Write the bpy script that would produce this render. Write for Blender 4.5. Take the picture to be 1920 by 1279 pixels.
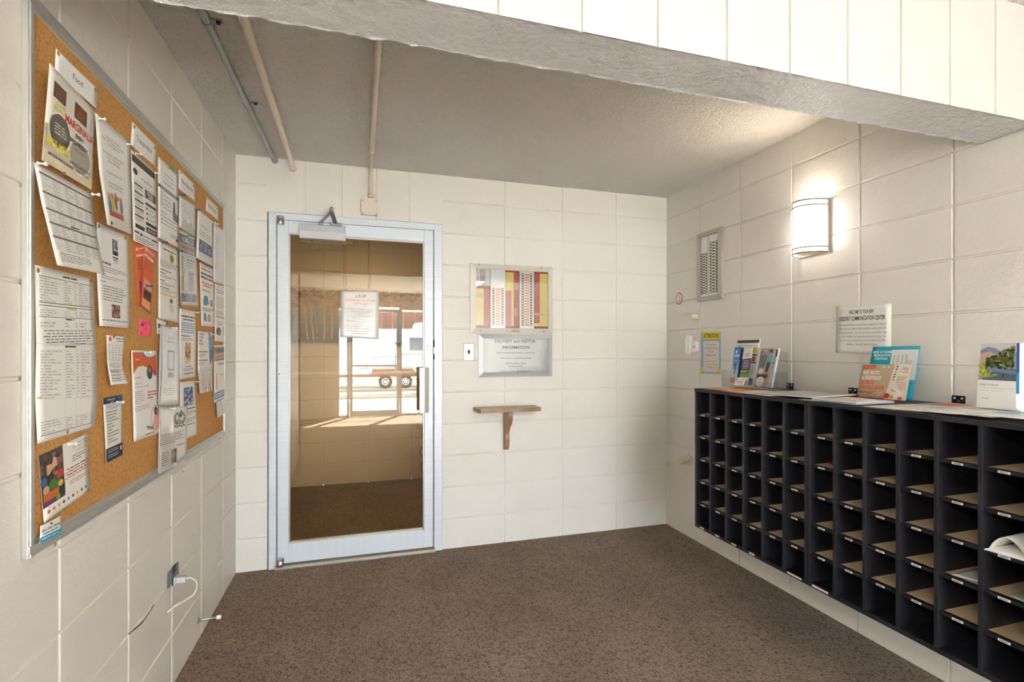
import bpy, bmesh, math, random
from mathutils import Vector, Matrix, noise

# ------------------------------------------------------------------ scene, camera, world, sun, exposure
for o in list(bpy.data.objects): bpy.data.objects.remove(o)
SC = bpy.context.scene
COL = SC.collection
W, H = 2.8317, 2.3905            # width of the vestibule and height of its ceiling (m)
YF = -6.85                       # inner face of the storefront wall
XL = -1.6                        # far left side of the front lobby
BEAM0, BEAM1, BEAMZ = -1.945, -2.115, 2.019

CAMP = (0.6825, -3.1979, 1.2674); YAW = 0.2929; FPX = 941.0; CY = 18.78
cd = bpy.data.cameras.new('camera'); cam = bpy.data.objects.new('camera', cd); COL.objects.link(cam)
cam.location = CAMP
cam.rotation_euler = (math.pi/2, 0, -YAW)
cd.sensor_fit = 'HORIZONTAL'; cd.sensor_width = 36.0; cd.lens = FPX/1920*36.0
cd.shift_y = CY/1920.0; cd.clip_start = 0.02; cd.clip_end = 200
SC.camera = cam

SC.view_settings.view_transform = 'Standard'; SC.view_settings.look = 'None'
SC.view_settings.gamma = 1.0; SC.view_settings.use_curve_mapping = False
SC.view_settings.exposure = 0.56

wd = bpy.data.worlds.new('sky'); SC.world = wd; wd.use_nodes = True
bg = wd.node_tree.nodes['Background']
bg.inputs[0].default_value = (0.80, 0.90, 1.0, 1); bg.inputs[1].default_value = 18.5

sd = bpy.data.lights.new('sun', 'SUN'); sun = bpy.data.objects.new('sun', sd); COL.objects.link(sun)
sd.energy = 85.0; sd.angle = 0.009; sd.color = (1.0, 0.98, 0.96)
sun.rotation_euler = Vector((-0.62, 1.35, -2.1)).to_track_quat('-Z', 'Y').to_euler()

def area_light(name, loc, direction, sx, sy, power, color, parent=None):
    d = bpy.data.lights.new(name, 'AREA'); d.shape = 'RECTANGLE'; d.size = sx; d.size_y = sy
    d.energy = power; d.color = color
    o = bpy.data.objects.new(name, d); COL.objects.link(o); o.location = loc
    o.rotation_euler = Vector(direction).to_track_quat('-Z', 'Y').to_euler()
    if parent: o.parent = parent
    return o

# ------------------------------------------------------------------ helpers: from a place in the view to a place on a surface
RV_ = Vector((math.cos(YAW), -math.sin(YAW), 0)); FW_ = Vector((math.sin(YAW), math.cos(YAW), 0))
def on(axis, val, px, py):
    d = FW_*FPX + RV_*(px-960) - Vector((0, 0, 1))*(py-639.5-CY)
    o = Vector(CAMP); t = (val-o[axis])/d[axis]
    return o + d*t

def lin(c):
    c = c/255.0
    return c/12.92 if c <= 0.04045 else ((c+0.055)/1.055)**2.4
def rgb(r, g, b): return (lin(r), lin(g), lin(b), 1)
def hx(s): return rgb(int(s[0:2], 16), int(s[2:4], 16), int(s[4:6], 16))

# ------------------------------------------------------------------ materials
def newmat(name):
    m = bpy.data.materials.new(name); m.use_nodes = True
    n = m.node_tree.nodes; l = m.node_tree.links
    return m, n, l, n['Principled BSDF']
def simple(name, col, rough=0.5, metal=0.0, spec=0.5, coat=0):
    m, n, l, b = newmat(name)
    b.inputs['Base Color'].default_value = col; b.inputs['Roughness'].default_value = rough
    b.inputs['Metallic'].default_value = metal; b.inputs['Specular IOR Level'].default_value = spec
    b.inputs['Coat Weight'].default_value = coat
    return m
_ink = {}
def ink(h):
    if h not in _ink: _ink[h] = simple('ink_'+h, hx(h), 0.55, 0, 0.3)
    return _ink[h]
def tex(n, l, kind, scale, coord='Object', detail=4, rough=0.6, vec=None):
    t = n.new(kind)
    if 'Scale' in t.inputs: t.inputs['Scale'].default_value = scale
    if 'Detail' in t.inputs: t.inputs['Detail'].default_value = detail
    if 'Roughness' in t.inputs and kind == 'ShaderNodeTexNoise': t.inputs['Roughness'].default_value = rough
    if vec is None:
        tc = n.new('ShaderNodeTexCoord'); vec = tc.outputs[coord]
    l.new(vec, t.inputs['Vector'])
    return t
def ramp(n, l, src, stops):
    r = n.new('ShaderNodeValToRGB'); l.new(src, r.inputs[0])
    e = r.color_ramp.elements
    while len(e) < len(stops): e.new(0.5)
    for i, (p, c) in enumerate(stops): e[i].position = p; e[i].color = c
    return r
def bump(n, l, b, src, strength, dist, prev=None):
    k = n.new('ShaderNodeBump'); k.inputs['Strength'].default_value = strength; k.inputs['Distance'].default_value = dist
    l.new(src, k.inputs['Height'])
    if prev: l.new(prev.outputs[0], k.inputs['Normal'])
    l.new(k.outputs[0], b.inputs['Normal'])
    return k

def painted_block(name, c1, c2, rough=0.42, big=0.0026, fine=0.0009, sc=45):
    m, n, l, b = newmat(name)
    t = tex(n, l, 'ShaderNodeTexNoise', 2.2, detail=3)
    r = ramp(n, l, t.outputs[0], [(0.35, c1), (0.65, c2)])
    l.new(r.outputs[0], b.inputs['Base Color'])
    b.inputs['Roughness'].default_value = rough
    a = tex(n, l, 'ShaderNodeTexNoise', sc, detail=3); f = tex(n, l, 'ShaderNodeTexNoise', sc*5, detail=2)
    k = bump(n, l, b, a.outputs[0], 0.7, big); bump(n, l, b, f.outputs[0], 0.7, fine, k)
    return m
M_wall = painted_block('cream_block_paint', rgb(228, 225, 218), rgb(233, 230, 224))
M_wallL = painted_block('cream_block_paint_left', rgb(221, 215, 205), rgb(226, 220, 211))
M_wallR = painted_block('cream_block_paint_right', rgb(223, 219, 212), rgb(228, 224, 218), 0.36)
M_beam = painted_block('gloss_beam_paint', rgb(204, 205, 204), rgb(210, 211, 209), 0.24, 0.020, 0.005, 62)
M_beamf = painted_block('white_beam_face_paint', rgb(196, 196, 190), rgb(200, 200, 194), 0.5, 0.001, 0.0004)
M_trim = simple('painted_board', rgb(226, 220, 208), 0.4)

def popcorn():
    m, n, l, b = newmat('popcorn_ceiling')
    b.inputs['Base Color'].default_value = rgb(240, 236, 229); b.inputs['Roughness'].default_value = 0.75
    a = tex(n, l, 'ShaderNodeTexNoise', 75, detail=4); v = tex(n, l, 'ShaderNodeTexVoronoi', 60)
    k = bump(n, l, b, a.outputs[0], 1.0, 0.022); bump(n, l, b, v.outputs[0], 0.8, 0.008, k)
    return m
M_ceil = popcorn()

def carpet():
    m, n, l, b = newmat('brown_woven_carpet')
    tc = n.new('ShaderNodeTexCoord')
    def mapped(rot, sx, sy):
        k = n.new('ShaderNodeMapping'); k.inputs['Rotation'].default_value = (0, 0, rot); k.inputs['Scale'].default_value = (sx, sy, 1)
        l.new(tc.outputs['Object'], k.inputs['Vector']); return k.outputs[0]
    va = tex(n, l, 'ShaderNodeTexVoronoi', 1, vec=mapped(0.785, 78, 220))
    vb = tex(n, l, 'ShaderNodeTexVoronoi', 1, vec=mapped(0.785, 220, 78))
    ck = tex(n, l, 'ShaderNodeTexChecker', 56, vec=mapped(0.785, 1, 1))
    mix = n.new('ShaderNodeMix'); mix.data_type = 'RGBA'
    l.new(ck.outputs['Fac'], mix.inputs[0]); l.new(va.outputs['Color'], mix.inputs[6]); l.new(vb.outputs['Color'], mix.inputs[7])
    sep = n.new('ShaderNodeSeparateColor'); l.new(mix.outputs[2], sep.inputs[0])
    r = ramp(n, l, sep.outputs[0], [(0.0, rgb(54, 44, 40)), (0.30, rgb(88, 75, 66)), (0.60, rgb(114, 99, 88)), (1.0, rgb(158, 140, 124))])
    sp = tex(n, l, 'ShaderNodeTexNoise', 3.0, detail=2)
    r2 = ramp(n, l, sp.outputs[0], [(0.35, (0.86, 0.85, 0.85, 1)), (0.65, (1, 1, 1, 1))])
    mu = n.new('ShaderNodeMix'); mu.data_type = 'RGBA'; mu.blend_type = 'MULTIPLY'; mu.inputs[0].default_value = 1
    l.new(r.outputs[0], mu.inputs[6]); l.new(r2.outputs[0], mu.inputs[7]); l.new(mu.outputs[2], b.inputs['Base Color'])
    b.inputs['Roughness'].default_value = 0.95; b.inputs['Specular IOR Level'].default_value = 0.1
    bump(n, l, b, sep.outputs[0], 0.7, 0.004)
    return m
M_carpet = carpet()

def cork():
    m, n, l, b = newmat('cork')
    t = tex(n, l, 'ShaderNodeTexNoise', 160, detail=5, rough=0.7)
    r = ramp(n, l, t.outputs[0], [(0.30, rgb(140, 90, 40)), (0.45, rgb(196, 142, 76)), (0.7, rgb(214, 164, 98))])
    t2 = tex(n, l, 'ShaderNodeTexNoise', 3, detail=3)
    r2 = ramp(n, l, t2.outputs[0], [(0.3, (0.88, 0.86, 0.84, 1)), (0.7, (1, 1, 1, 1))])
    mu = n.new('ShaderNodeMix'); mu.data_type = 'RGBA'; mu.blend_type = 'MULTIPLY'; mu.inputs[0].default_value = 1
    l.new(r.outputs[0], mu.inputs[6]); l.new(r2.outputs[0], mu.inputs[7]); l.new(mu.outputs[2], b.inputs['Base Color'])
    b.inputs['Roughness'].default_value = 0.85
    bump(n, l, b, t.outputs[0], 0.4, 0.001)
    return m
M_cork = cork()

def brushed(name, col, rough=0.35, metal=0.75, scale=(4, 4, 300)):
    m, n, l, b = newmat(name)
    tc = n.new('ShaderNodeTexCoord'); k = n.new('ShaderNodeMapping'); k.inputs['Scale'].default_value = scale
    l.new(tc.outputs['Object'], k.inputs['Vector'])
    t = tex(n, l, 'ShaderNodeTexNoise', 1, vec=k.outputs[0], detail=2)
    r = ramp(n, l, t.outputs[0], [(0.3, tuple(c*0.9 for c in col[:3])+(1,)), (0.7, col)])
    l.new(r.outputs[0], b.inputs['Base Color'])
    b.inputs['Metallic'].default_value = metal; b.inputs['Roughness'].default_value = rough
    bump(n, l, b, t.outputs[0], 0.08, 0.0005)
    return m
M_alu = brushed('brushed_aluminium_door', rgb(226, 234, 243), 0.40, 0.12, (300, 4, 4))
M_alu2 = brushed('brushed_aluminium_upright', rgb(226, 234, 243), 0.40, 0.12, (4, 4, 120))
M_aluframe = brushed('satin_aluminium_frame', rgb(205, 205, 202), 0.35, 0.7, (4, 300, 4))
M_steel = simple('steel', rgb(175, 174, 172), 0.3, 0.9)
M_dsteel = simple('dark_metal', rgb(120, 116, 110), 0.4, 0.6)
M_galv = simple('galvanised_conduit', rgb(168, 174, 172), 0.4, 0.55)
M_pipe = simple('cream_painted_pipe', rgb(222, 210, 192), 0.35)
M_box = simple('cream_painted_box', rgb(226, 214, 198), 0.4)
M_black = simple('black_plastic', rgb(28, 28, 30), 0.4)
M_lam = simple('black_laminate', rgb(34, 34, 40), 0.42, 0, 0.4)
M_tan = simple('tan_hardboard', rgb(226, 200, 160), 0.6)
M_label = simple('white_label', rgb(225, 225, 222), 0.5)
M_white = simple('white_plastic', rgb(248, 248, 246), 0.3)
M_paper = simple('white_paper', rgb(236, 234, 230), 0.6, 0, 0.3)
M_dark = simple('dark_recess', rgb(20, 18, 16), 0.7)

def schlick(n, l, nrm=None):
    lw = n.new('ShaderNodeLayerWeight'); lw.inputs['Blend'].default_value = 0.5
    if nrm: l.new(nrm, lw.inputs['Normal'])
    pw = n.new('ShaderNodeMath'); pw.operation = 'POWER'; pw.inputs[1].default_value = 5; l.new(lw.outputs['Facing'], pw.inputs[0])
    mm = n.new('ShaderNodeMath'); mm.operation = 'MULTIPLY_ADD'; mm.inputs[1].default_value = 0.9; mm.inputs[2].default_value = 0.04; l.new(pw.outputs[0], mm.inputs[0])
    return mm.outputs[0]
def glass(name, tint, base, gain):
    m, n, l, b = newmat(name); n.remove(b)
    out = [x for x in n if x.type == 'OUTPUT_MATERIAL'][0]
    tr = n.new('ShaderNodeBsdfTransparent'); tr.inputs[0].default_value = tint
    gl = n.new('ShaderNodeBsdfGlossy'); gl.inputs['Roughness'].default_value = 0.0
    fr = schlick(n, l)
    ma = n.new('ShaderNodeMath'); ma.operation = 'MULTIPLY_ADD'; ma.inputs[1].default_value = gain; ma.inputs[2].default_value = base
    ma.use_clamp = True
    l.new(fr, ma.inputs[0])
    mx = n.new('ShaderNodeMixShader'); l.new(ma.outputs[0], mx.inputs[0]); l.new(tr.outputs[0], mx.inputs[1]); l.new(gl.outputs[0], mx.inputs[2])
    l.new(mx.outputs[0], out.inputs[0])
    return m
M_doorglass = glass('bronze_tinted_glass', (0.88, 0.81, 0.68, 1), 0.055, 1.0)
M_clear = glass('clear_glass', (0.97, 0.98, 0.98, 1), 0.0, 1.0)
M_acrylic = glass('clear_acrylic', (0.94, 0.95, 0.95, 1), 0.02, 1.0)
def sleeve():
    m, n, l, b = newmat('clear_plastic_sleeve'); n.remove(b)
    out = [x for x in n if x.type == 'OUTPUT_MATERIAL'][0]
    tr = n.new('ShaderNodeBsdfTransparent'); gl = n.new('ShaderNodeBsdfGlossy'); gl.inputs['Roughness'].default_value = 0.18
    t = tex(n, l, 'ShaderNodeTexNoise', 9, detail=3)
    bu = n.new('ShaderNodeBump'); bu.inputs['Distance'].default_value = 0.01; bu.inputs['Strength'].default_value = 0.6
    l.new(t.outputs[0], bu.inputs['Height']); l.new(bu.outputs[0], gl.inputs['Normal']); fr = schlick(n, l, bu.outputs[0])
    mx = n.new('ShaderNodeMixShader'); l.new(fr, mx.inputs[0]); l.new(tr.outputs[0], mx.inputs[1]); l.new(gl.outputs[0], mx.inputs[2])
    l.new(mx.outputs[0], out.inputs[0])
    return m
M_sleeve = sleeve()
def wood():
    m, n, l, b = newmat('stained_wood')
    tc = n.new('ShaderNodeTexCoord'); k = n.new('ShaderNodeMapping'); k.inputs['Scale'].default_value = (6, 60, 60)
    l.new(tc.outputs['Object'], k.inputs['Vector'])
    t = tex(n, l, 'ShaderNodeTexNoise', 1.2, vec=k.outputs[0], detail=5)
    r = ramp(n, l, t.outputs[0], [(0.3, rgb(122, 88, 54)), (0.55, rgb(160, 122, 80)), (0.8, rgb(182, 144, 100))])
    l.new(r.outputs[0], b.inputs['Base Color']); b.inputs['Roughness'].default_value = 0.35; b.inputs['Coat Weight'].default_value = 0.2
    return m
M_wood = wood()
def emit(name, col, s):
    m, n, l, b = newmat(name)
    b.inputs['Base Color'].default_value = (0.9, 0.88, 0.82, 1)
    b.inputs['Emission Color'].default_value = col; b.inputs['Emission Strength'].default_value = s
    b.inputs['Roughness'].default_value = 0.4
    return m
M_shade = emit('lit_sconce_diffuser', (1.0, 0.92, 0.83, 1), 7.0)
M_fill_lens = emit('added_fill_lens', (1.0, 0.96, 0.90, 1), 4.0)  # glow of the two fill lamps added in the front lobby

# ------------------------------------------------------------------ object helpers
def tag(o, label=None, cat=None, group=None, kind=None):
    if label: o['label'] = label
    if cat: o['category'] = cat
    if group: o['group'] = group
    if kind: o['kind'] = kind
    return o
def empty(name, loc, label=None, cat=None, group=None, kind=None):
    o = bpy.data.objects.new(name, None); COL.objects.link(o); o.location = loc; o.empty_display_size = 0.05
    return tag(o, label, cat, group, kind)
def obj(name, bm, mats, parent=None, smooth=False):
    me = bpy.data.meshes.new(name); bm.normal_update(); bm.to_mesh(me); bm.free()
    if not isinstance(mats, (list, tuple)): mats = [mats]
    for m in mats: me.materials.append(m)
    if smooth:
        for p in me.polygons: p.use_smooth = True
    o = bpy.data.objects.new(name, me); COL.objects.link(o)
    if parent:
        o.parent = parent; o.matrix_parent_inverse = Matrix.Translation(-Vector(parent.location))
    return o
def B(): return bmesh.new()
def box(bm, x0, x1, y0, y1, z0, z1, bev=0.0, mi=0):
    r = bmesh.ops.create_cube(bm, size=1)
    for v in r['verts']:
        v.co = Vector((x0+(x1-x0)*(v.co.x+0.5), y0+(y1-y0)*(v.co.y+0.5), z0+(z1-z0)*(v.co.z+0.5)))
    fs = set(f for v in r['verts'] for f in v.link_faces)
    for f in fs: f.material_index = mi
    if bev > 0:
        es = list(set(e for v in r['verts'] for e in v.link_edges))
        rr = bmesh.ops.bevel(bm, geom=es, offset=bev, segments=2, affect='EDGES', profile=0.5)
        for f in rr['faces']: f.material_index = mi
def cyl(bm, p0, p1, r0, r1=None, seg=20, mi=0, caps=True):
    p0, p1 = Vector(p0), Vector(p1); r1 = r0 if r1 is None else r1
    d = (p1-p0).normalized(); a = d.orthogonal().normalized(); b = d.cross(a)
    c0 = [bm.verts.new(p0+(a*math.cos(2*math.pi*i/seg)+b*math.sin(2*math.pi*i/seg))*r0) for i in range(seg)]
    c1 = [bm.verts.new(p1+(a*math.cos(2*math.pi*i/seg)+b*math.sin(2*math.pi*i/seg))*r1) for i in range(seg)]
    fs = [bm.faces.new((c0[i], c0[(i+1) % seg], c1[(i+1) % seg], c1[i])) for i in range(seg)]
    for f in fs: f.smooth = True
    if caps: fs += [bm.faces.new(c0[::-1]), bm.faces.new(c1)]
    for f in fs: f.material_index = mi
def tube(bm, pts, r, seg=14, mi=0):
    pts = [Vector(p) for p in pts]; rings = []; a = None
    rs = r if isinstance(r, (list, tuple)) else [r]*len(pts)
    for i, p in enumerate(pts):
        d = (pts[min(i+1, len(pts)-1)]-pts[max(i-1, 0)]).normalized()
        a = d.orthogonal().normalized() if a is None else (a-d*a.dot(d)).normalized()
        b = d.cross(a)
        rings.append([bm.verts.new(p+(a*math.cos(2*math.pi*k/seg)+b*math.sin(2*math.pi*k/seg))*rs[i]) for k in range(seg)])
    for q, w in zip(rings, rings[1:]):
        for k in range(seg):
            f = bm.faces.new((q[k], q[(k+1) % seg], w[(k+1) % seg], w[k])); f.smooth = True; f.material_index = mi
    bm.faces.new(rings[0][::-1]).material_index = mi; bm.faces.new(rings[-1]).material_index = mi
def smoothpath(pts, n=6):
    P = [Vector(p) for p in pts]; out = []
    for i in range(len(P)-1):
        a, b, c, d = P[max(i-1, 0)], P[i], P[i+1], P[min(i+2, len(P)-1)]
        for k in range(n):
            t = k/n
            out.append(0.5*((2*b)+(c-a)*t+(2*a-5*b+4*c-d)*t*t+(3*b-a-3*c+d)*t**3))
    return out+[P[-1]]
def prism(bm, pts, axis, a0, a1, mi=0):
    """pts: 2-D outline in the other two axes (in order), swept along axis from a0 to a1"""
    def v(p, a):
        q = list(p); q.insert(axis, a); return Vector(q)
    A = [bm.verts.new(v(p, a0)) for p in pts]; Bv = [bm.verts.new(v(p, a1)) for p in pts]
    n = len(pts)
    fs = [bm.faces.new(A), bm.faces.new(Bv[::-1])]+[bm.faces.new((A[i], Bv[i], Bv[(i+1) % n], A[(i+1) % n])) for i in range(n)]
    for f in fs: f.material_index = mi
    bmesh.ops.recalc_face_normals(bm, faces=fs)
def lathe(bm, prof, c, axis='Z', seg=24, mi=0):
    rings = []
    for r, h in prof:
        ring = []
        for k in range(seg):
            a = 2*math.pi*k/seg; x, y = r*math.cos(a), r*math.sin(a)
            p = (x, y, h) if axis == 'Z' else ((h, x, y) if axis == 'X' else (x, h, y))
            ring.append(bm.verts.new(Vector(c)+Vector(p)))
        rings.append(ring)
    fs = []
    for q, w in zip(rings, rings[1:]):
        for k in range(seg): fs.append(bm.faces.new((q[k], q[(k+1) % seg], w[(k+1) % seg], w[k])))
    for f in fs: f.smooth = True
    fs += [bm.faces.new(rings[0][::-1]), bm.faces.new(rings[-1])]
    for f in fs: f.material_index = mi
    bmesh.ops.recalc_face_normals(bm, faces=fs)

# ------------------------------------------------------------------ block walls: real recessed joints
def block_patch(bm, org, U, V, N, ur, vr, uj, vj, holes=(), gw=0.006, gd=0.006, depth=0.0, rnd=None):
    """a face of painted blocks; joints uj / vj are recessed by gd along -N"""
    org, U, V, N = Vector(org), Vector(U), Vector(V), Vector(N)
    def lines(r, js, extra):
        s = {round(r[0], 5): 0, round(r[1], 5): 0}
        for j in js:
            if r[0]+gw*1.5 < j < r[1]-gw*1.5:
                s[round(j-gw, 5)] = 0; s[round(j-gw*0.35, 5)] = 1; s[round(j+gw*0.35, 5)] = 1; s[round(j+gw, 5)] = 0
        for e in extra:
            if r[0] < e < r[1]: s.setdefault(round(e, 5), 0)
        return sorted(s.items())
    ul = lines(ur, uj, [h[0] for h in holes]+[h[1] for h in holes]); vl = lines(vr, vj, [h[2] for h in holes]+[h[3] for h in holes])
    g = {}
    for i, (u, du) in enumerate(ul):
        for j, (v, dv) in enumerate(vl):
            d = gd*max(du, dv)
            w = 0.0006*noise.noise(Vector((u*9, v*9, org.x+org.y)))
            g[i, j] = bm.verts.new(org+U*(u+(w if 0 < i < len(ul)-1 else 0))+V*(v+(w if 0 < j < len(vl)-1 else 0))-N*d)
    for i in range(len(ul)-1):
        for j in range(len(vl)-1):
            cu = (ul[i][0]+ul[i+1][0])/2; cv = (vl[j][0]+vl[j+1][0])/2
            if any(h[0] < cu < h[1] and h[2] < cv < h[3] for h in holes): continue
            f = bm.faces.new((g[i, j], g[i+1, j], g[i+1, j+1], g[i, j+1]))
            f.normal_update()
            if f.normal.dot(N) < 0: f.normal_flip()
Z0 = 0.1935
VJ = [Z0+0.2032*k for k in range(-1, 12)]

# floor and ceiling
b = B(); box(b, XL, W+0.2, YF-0.1, 0.0, -0.06, 0.0); box(b, -1.6, 4.2, 0.0, 1.86, -0.06, 0.0)
tag(obj('floor', b, M_carpet), kind='structure')
b = B(); box(b, XL, W+0.2, YF-0.1, 0.12, H, H+0.1); box(b, -1.6, 4.2, 0.12, 1.86, H, H+0.1)
tag(obj('ceiling', b, M_ceil), kind='structure')

# back wall with the doorway
DX0, DX1, DZ = 0.165, 1.184, 2.078
b = B()
uj = [0.160, 1.184, 1.593, 2.006, 2.416]
block_patch(b, (0, 0, 0), (1, 0, 0), (0, 0, 1), (0, -1, 0), (0, 0.160), (0, H), [], VJ)
block_patch(b, (0, 0, 0), (1, 0, 0), (0, 0, 1), (0, -1, 0), (1.184, W), (0, H), uj, VJ)
block_patch(b, (0, 0, 0), (1, 0, 0), (0, 0, 1), (0, -1, 0), (0.160, 1.184), (DZ, H), [0.368, 0.572, 0.774, 0.977], [])
box(b, -0.2, 0.163, 0.0045, 0.12, 0, H); box(b, 1.182, W+0.2, 0.0045, 0.12, 0, H); box(b, 0.163, 1.182, 0.0045, 0.12, DZ, H)
tag(obj('wall_back', b, M_wall), kind='structure')
# left wall
b = B()
ujl = [-0.278-0.3685*k for k in range(9)]
block_patch(b, (0, 0, 0), (0, 1, 0), (0, 0, 1), (1, 0, 0), (-3.17, 0), (0, H), ujl, VJ)
box(b, -0.2, -0.0045, -3.17, 0.12, 0, H)
tag(obj('wall_left', b, M_wallL), kind='structure')
b = B(); q0, q1, q2, q3 = on(0, 0.0, 242, 1189), on(0, 0.0, 252, 1180), on(0, 0.0, 270, 1163), on(0, 0.0, 288, 1134)
tube(b, smoothpath([q0, q1, q2, q3], 5), [0.0016]*5+[0.0024]*5+[0.0014]*6, 6)
k = obj('joint_crack', b, simple('dark_crack', rgb(62, 50, 38), 0.9)); k.parent = bpy.data.objects['wall_left']
# right wall
b = B()
ujr = [-0.378-0.3705*k for k in range(18)]
block_patch(b, (W, 0, 0), (0, 1, 0), (0, 0, 1), (-1, 0, 0), (YF, 0), (0, H), ujr, VJ)
box(b, W+0.0045, W+0.2, YF, 0.12, 0, H)
tag(obj('wall_right', b, M_wallR), kind='structure')
# thin painted board over the foot of the right wall
b = B()
for (y0, y1) in ((-0.372, -0.004), (-0.742, -0.376), (-1.112, -0.746), (-1.482, -1.116), (-1.852, -1.486), (-2.6, -1.856)):
    box(b, W-0.006, W+0.001, y0, y1, 0, 0.463 if y0 > -0.5 else 0.26, 0.001)
for (y, z) in ((-0.03, 0.44), (-0.235, 0.425), (-0.05, 0.02), (-0.2, 0.02), (-0.36, 0.02)):
    lathe(b, [(0.0035, 0), (0.003, -0.001)], (W-0.006, y, z), 'X', 8, 1)
tag(obj('trim_1', b, [M_trim, M_dsteel]), kind='structure')

# beam across the opening
b = B()
bj = [0.975+0.2048*k for k in range(-7, 13)]
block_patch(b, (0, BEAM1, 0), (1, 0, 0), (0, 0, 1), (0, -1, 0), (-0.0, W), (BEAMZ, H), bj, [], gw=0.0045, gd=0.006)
f_front = len(b.faces)
nx, ny = 420, 16; g = {}
for i in range(nx+1):
    for j in range(ny+1):
        x = W*i/nx; y = BEAM1+(BEAM0-BEAM1)*j/ny
        e = 1.0 if j in (0, ny) else 0.35
        dz = 0.0045*noise.noise(Vector((x*26, y*30, 1.7)))*e+0.0025*noise.noise(Vector((x*80, y*80, 4)))
        dy = (0.0035*noise.noise(Vector((x*22, 5.5+j, 0)))-0.001)*(1 if j == ny else 0)
        g[i, j] = b.verts.new((x, y+dy, BEAMZ+(dz if j else max(-0.001, dz*0.9)-0.001)))
for i in range(nx):
    for j in range(ny):
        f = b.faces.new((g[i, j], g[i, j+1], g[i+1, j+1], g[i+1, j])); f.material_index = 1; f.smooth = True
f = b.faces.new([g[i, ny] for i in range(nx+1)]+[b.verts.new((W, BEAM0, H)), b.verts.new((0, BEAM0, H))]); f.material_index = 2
bmesh.ops.recalc_face_normals(b, faces=[f])
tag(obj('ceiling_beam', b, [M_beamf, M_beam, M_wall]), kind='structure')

# ------------------------------------------------------------------ front lobby behind the photographer
SX = [0.30, 0.476, 1.415, 2.62]      # storefront: left sidelight, door, right sidelight
b = B()
box(b, XL-0.2, SX[0]-0.05, YF-0.2, YF, 0, H); box(b, SX[3]+0.05, W+0.2, YF-0.2, YF, 0, H); box(b, SX[0]-0.05, SX[3]+0.05, YF-0.2, YF, 2.12, H)
tag(obj('wall_front', b, M_wall), kind='structure')
b = B()
block_patch(b, (0, -3.17, 0), (1, 0, 0), (0, 0, 1), (0, -1, 0), (XL, -0.0), (0, H), [-0.4*k for k in range(1, 4)], VJ)
box(b, XL, -0.0, -3.165, -3.0, 0, H)
tag(obj('wall_lobby', b, M_wallL), kind='structure')
b = B(); block_patch(b, (XL, 0, 0), (0, 1, 0), (0, 0, 1), (1, 0, 0), (YF, -3.0), (0, H), [-3.2-0.4*k for k in range(9)], VJ)
box(b, XL-0.2, XL-0.0045, YF, -3.0, 0, H)
tag(obj('wall_side', b, M_wallL), kind='structure')
def glazed(name, x0, x1, z0, z1, st, leaf=False):
    r = empty(name, ((x0+x1)/2, YF, 0), kind='structure')
    b = B(); y0, y1 = YF-0.06, YF-0.015
    box(b, x0, x0+st, y0, y1, z0, z1, 0.002); box(b, x1-st, x1, y0, y1, z0, z1, 0.002)
    box(b, x0+st, x1-st, y0, y1, z1-st, z1, 0.002); box(b, x0+st, x1-st, y0, y1, z0, z0+(0.11 if leaf else st), 0.002)
    obj('frame', b, M_alu2, r)
    b = B(); box(b, x0+st, x1-st, YF-0.04, YF-0.034, z0+(0.11 if leaf else st), z1-st); obj('pane', b, M_clear, r)
    return r
glazed('window_1', SX[0]-0.05, SX[1], 0, 2.12, 0.045); glazed('window_2', SX[2], SX[3]+0.05, 0, 2.12, 0.045)
d2 = glazed('door_2', SX[1]+0.004, SX[2]-0.004, 0.01, 2.08, 0.055, True)
b = B(); tube(b, smoothpath([(1.33, YF-0.015, 1.15), (1.33, YF+0.05, 1.15), (1.33, YF+0.05, 0.9), (1.33, YF-0.015, 0.9)]), 0.011); box(b, 0.53, 1.36, YF-0.005, YF+0.03, 0.97, 1.0, 0.004)
obj('handle', b, M_steel, d2)
b = B(); box(b, 1.36, 1.44, YF-0.0149, YF+0.012, 1.35, 1.42, 0.003); obj('lock_case', b, M_black, d2)
def ceiling_fixture(x, y, lab, power, col=(1.0, 0.98, 0.95), lens=None):
    r = empty('ceiling_light', (x, y, H), lab, 'ceiling light'); LN = 0.6 if y < 0 else 0.36
    b = B(); box(b, x-0.15, x+0.15, y-LN-0.02, y+LN+0.02, H-0.03, H, 0.003); obj('housing', b, M_white, r)
    b = B(); box(b, x-0.135, x+0.135, y-LN, y+LN, H-0.075, H-0.03, 0.015); obj('lens', b, lens or M_fill_lens, r)
    l = area_light('lamp', (0, 0, -0.08), (0, 0, -1), 0.26, LN*2, power, col); l.parent = r
    return r
ceiling_fixture(2.35, -4.5, 'unseen long ceiling light added to brighten the front lobby on the mail sorter side', 18)  # added fill lamp behind the camera, kept out of the door reflection
ceiling_fixture(-0.6, -4.2, 'unseen long ceiling light added to brighten the open left side of the front lobby', 34)  # second added fill lamp, also out of view

# ------------------------------------------------------------------ corridor behind the glass door
b = B(); ujc = [0.345-0.41*k for k in range(5)]+[0.755+0.41*k for k in range(8)]
block_patch(b, (0, 1.86, 0), (1, 0, 0), (0, 0, 1), (0, -1, 0), (-1.6, 4.2), (0, H), ujc, VJ)
box(b, -1.6, 4.2, 1.8645, 2.0, 0, H); box(b, -1.8, -1.6, 0.0, 2.0, 0, H); box(b, 4.2, 4.4, 0.0, 2.0, 0, H); box(b, -1.6, -0.2, 0.02, 0.12, 0, H); box(b, W+0.2, 4.2, 0.02, 0.12, 0, H)
tag(obj('wall_corridor', b, M_wallL), kind='structure')
cl = ceiling_fixture(0.85, 0.62, 'long white ceiling light in the corridor behind the glass door', 9, (1.0, 0.78, 0.48), emit('dim_warm_lens', (1.0, 0.82, 0.56, 1), 1.0))

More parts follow.
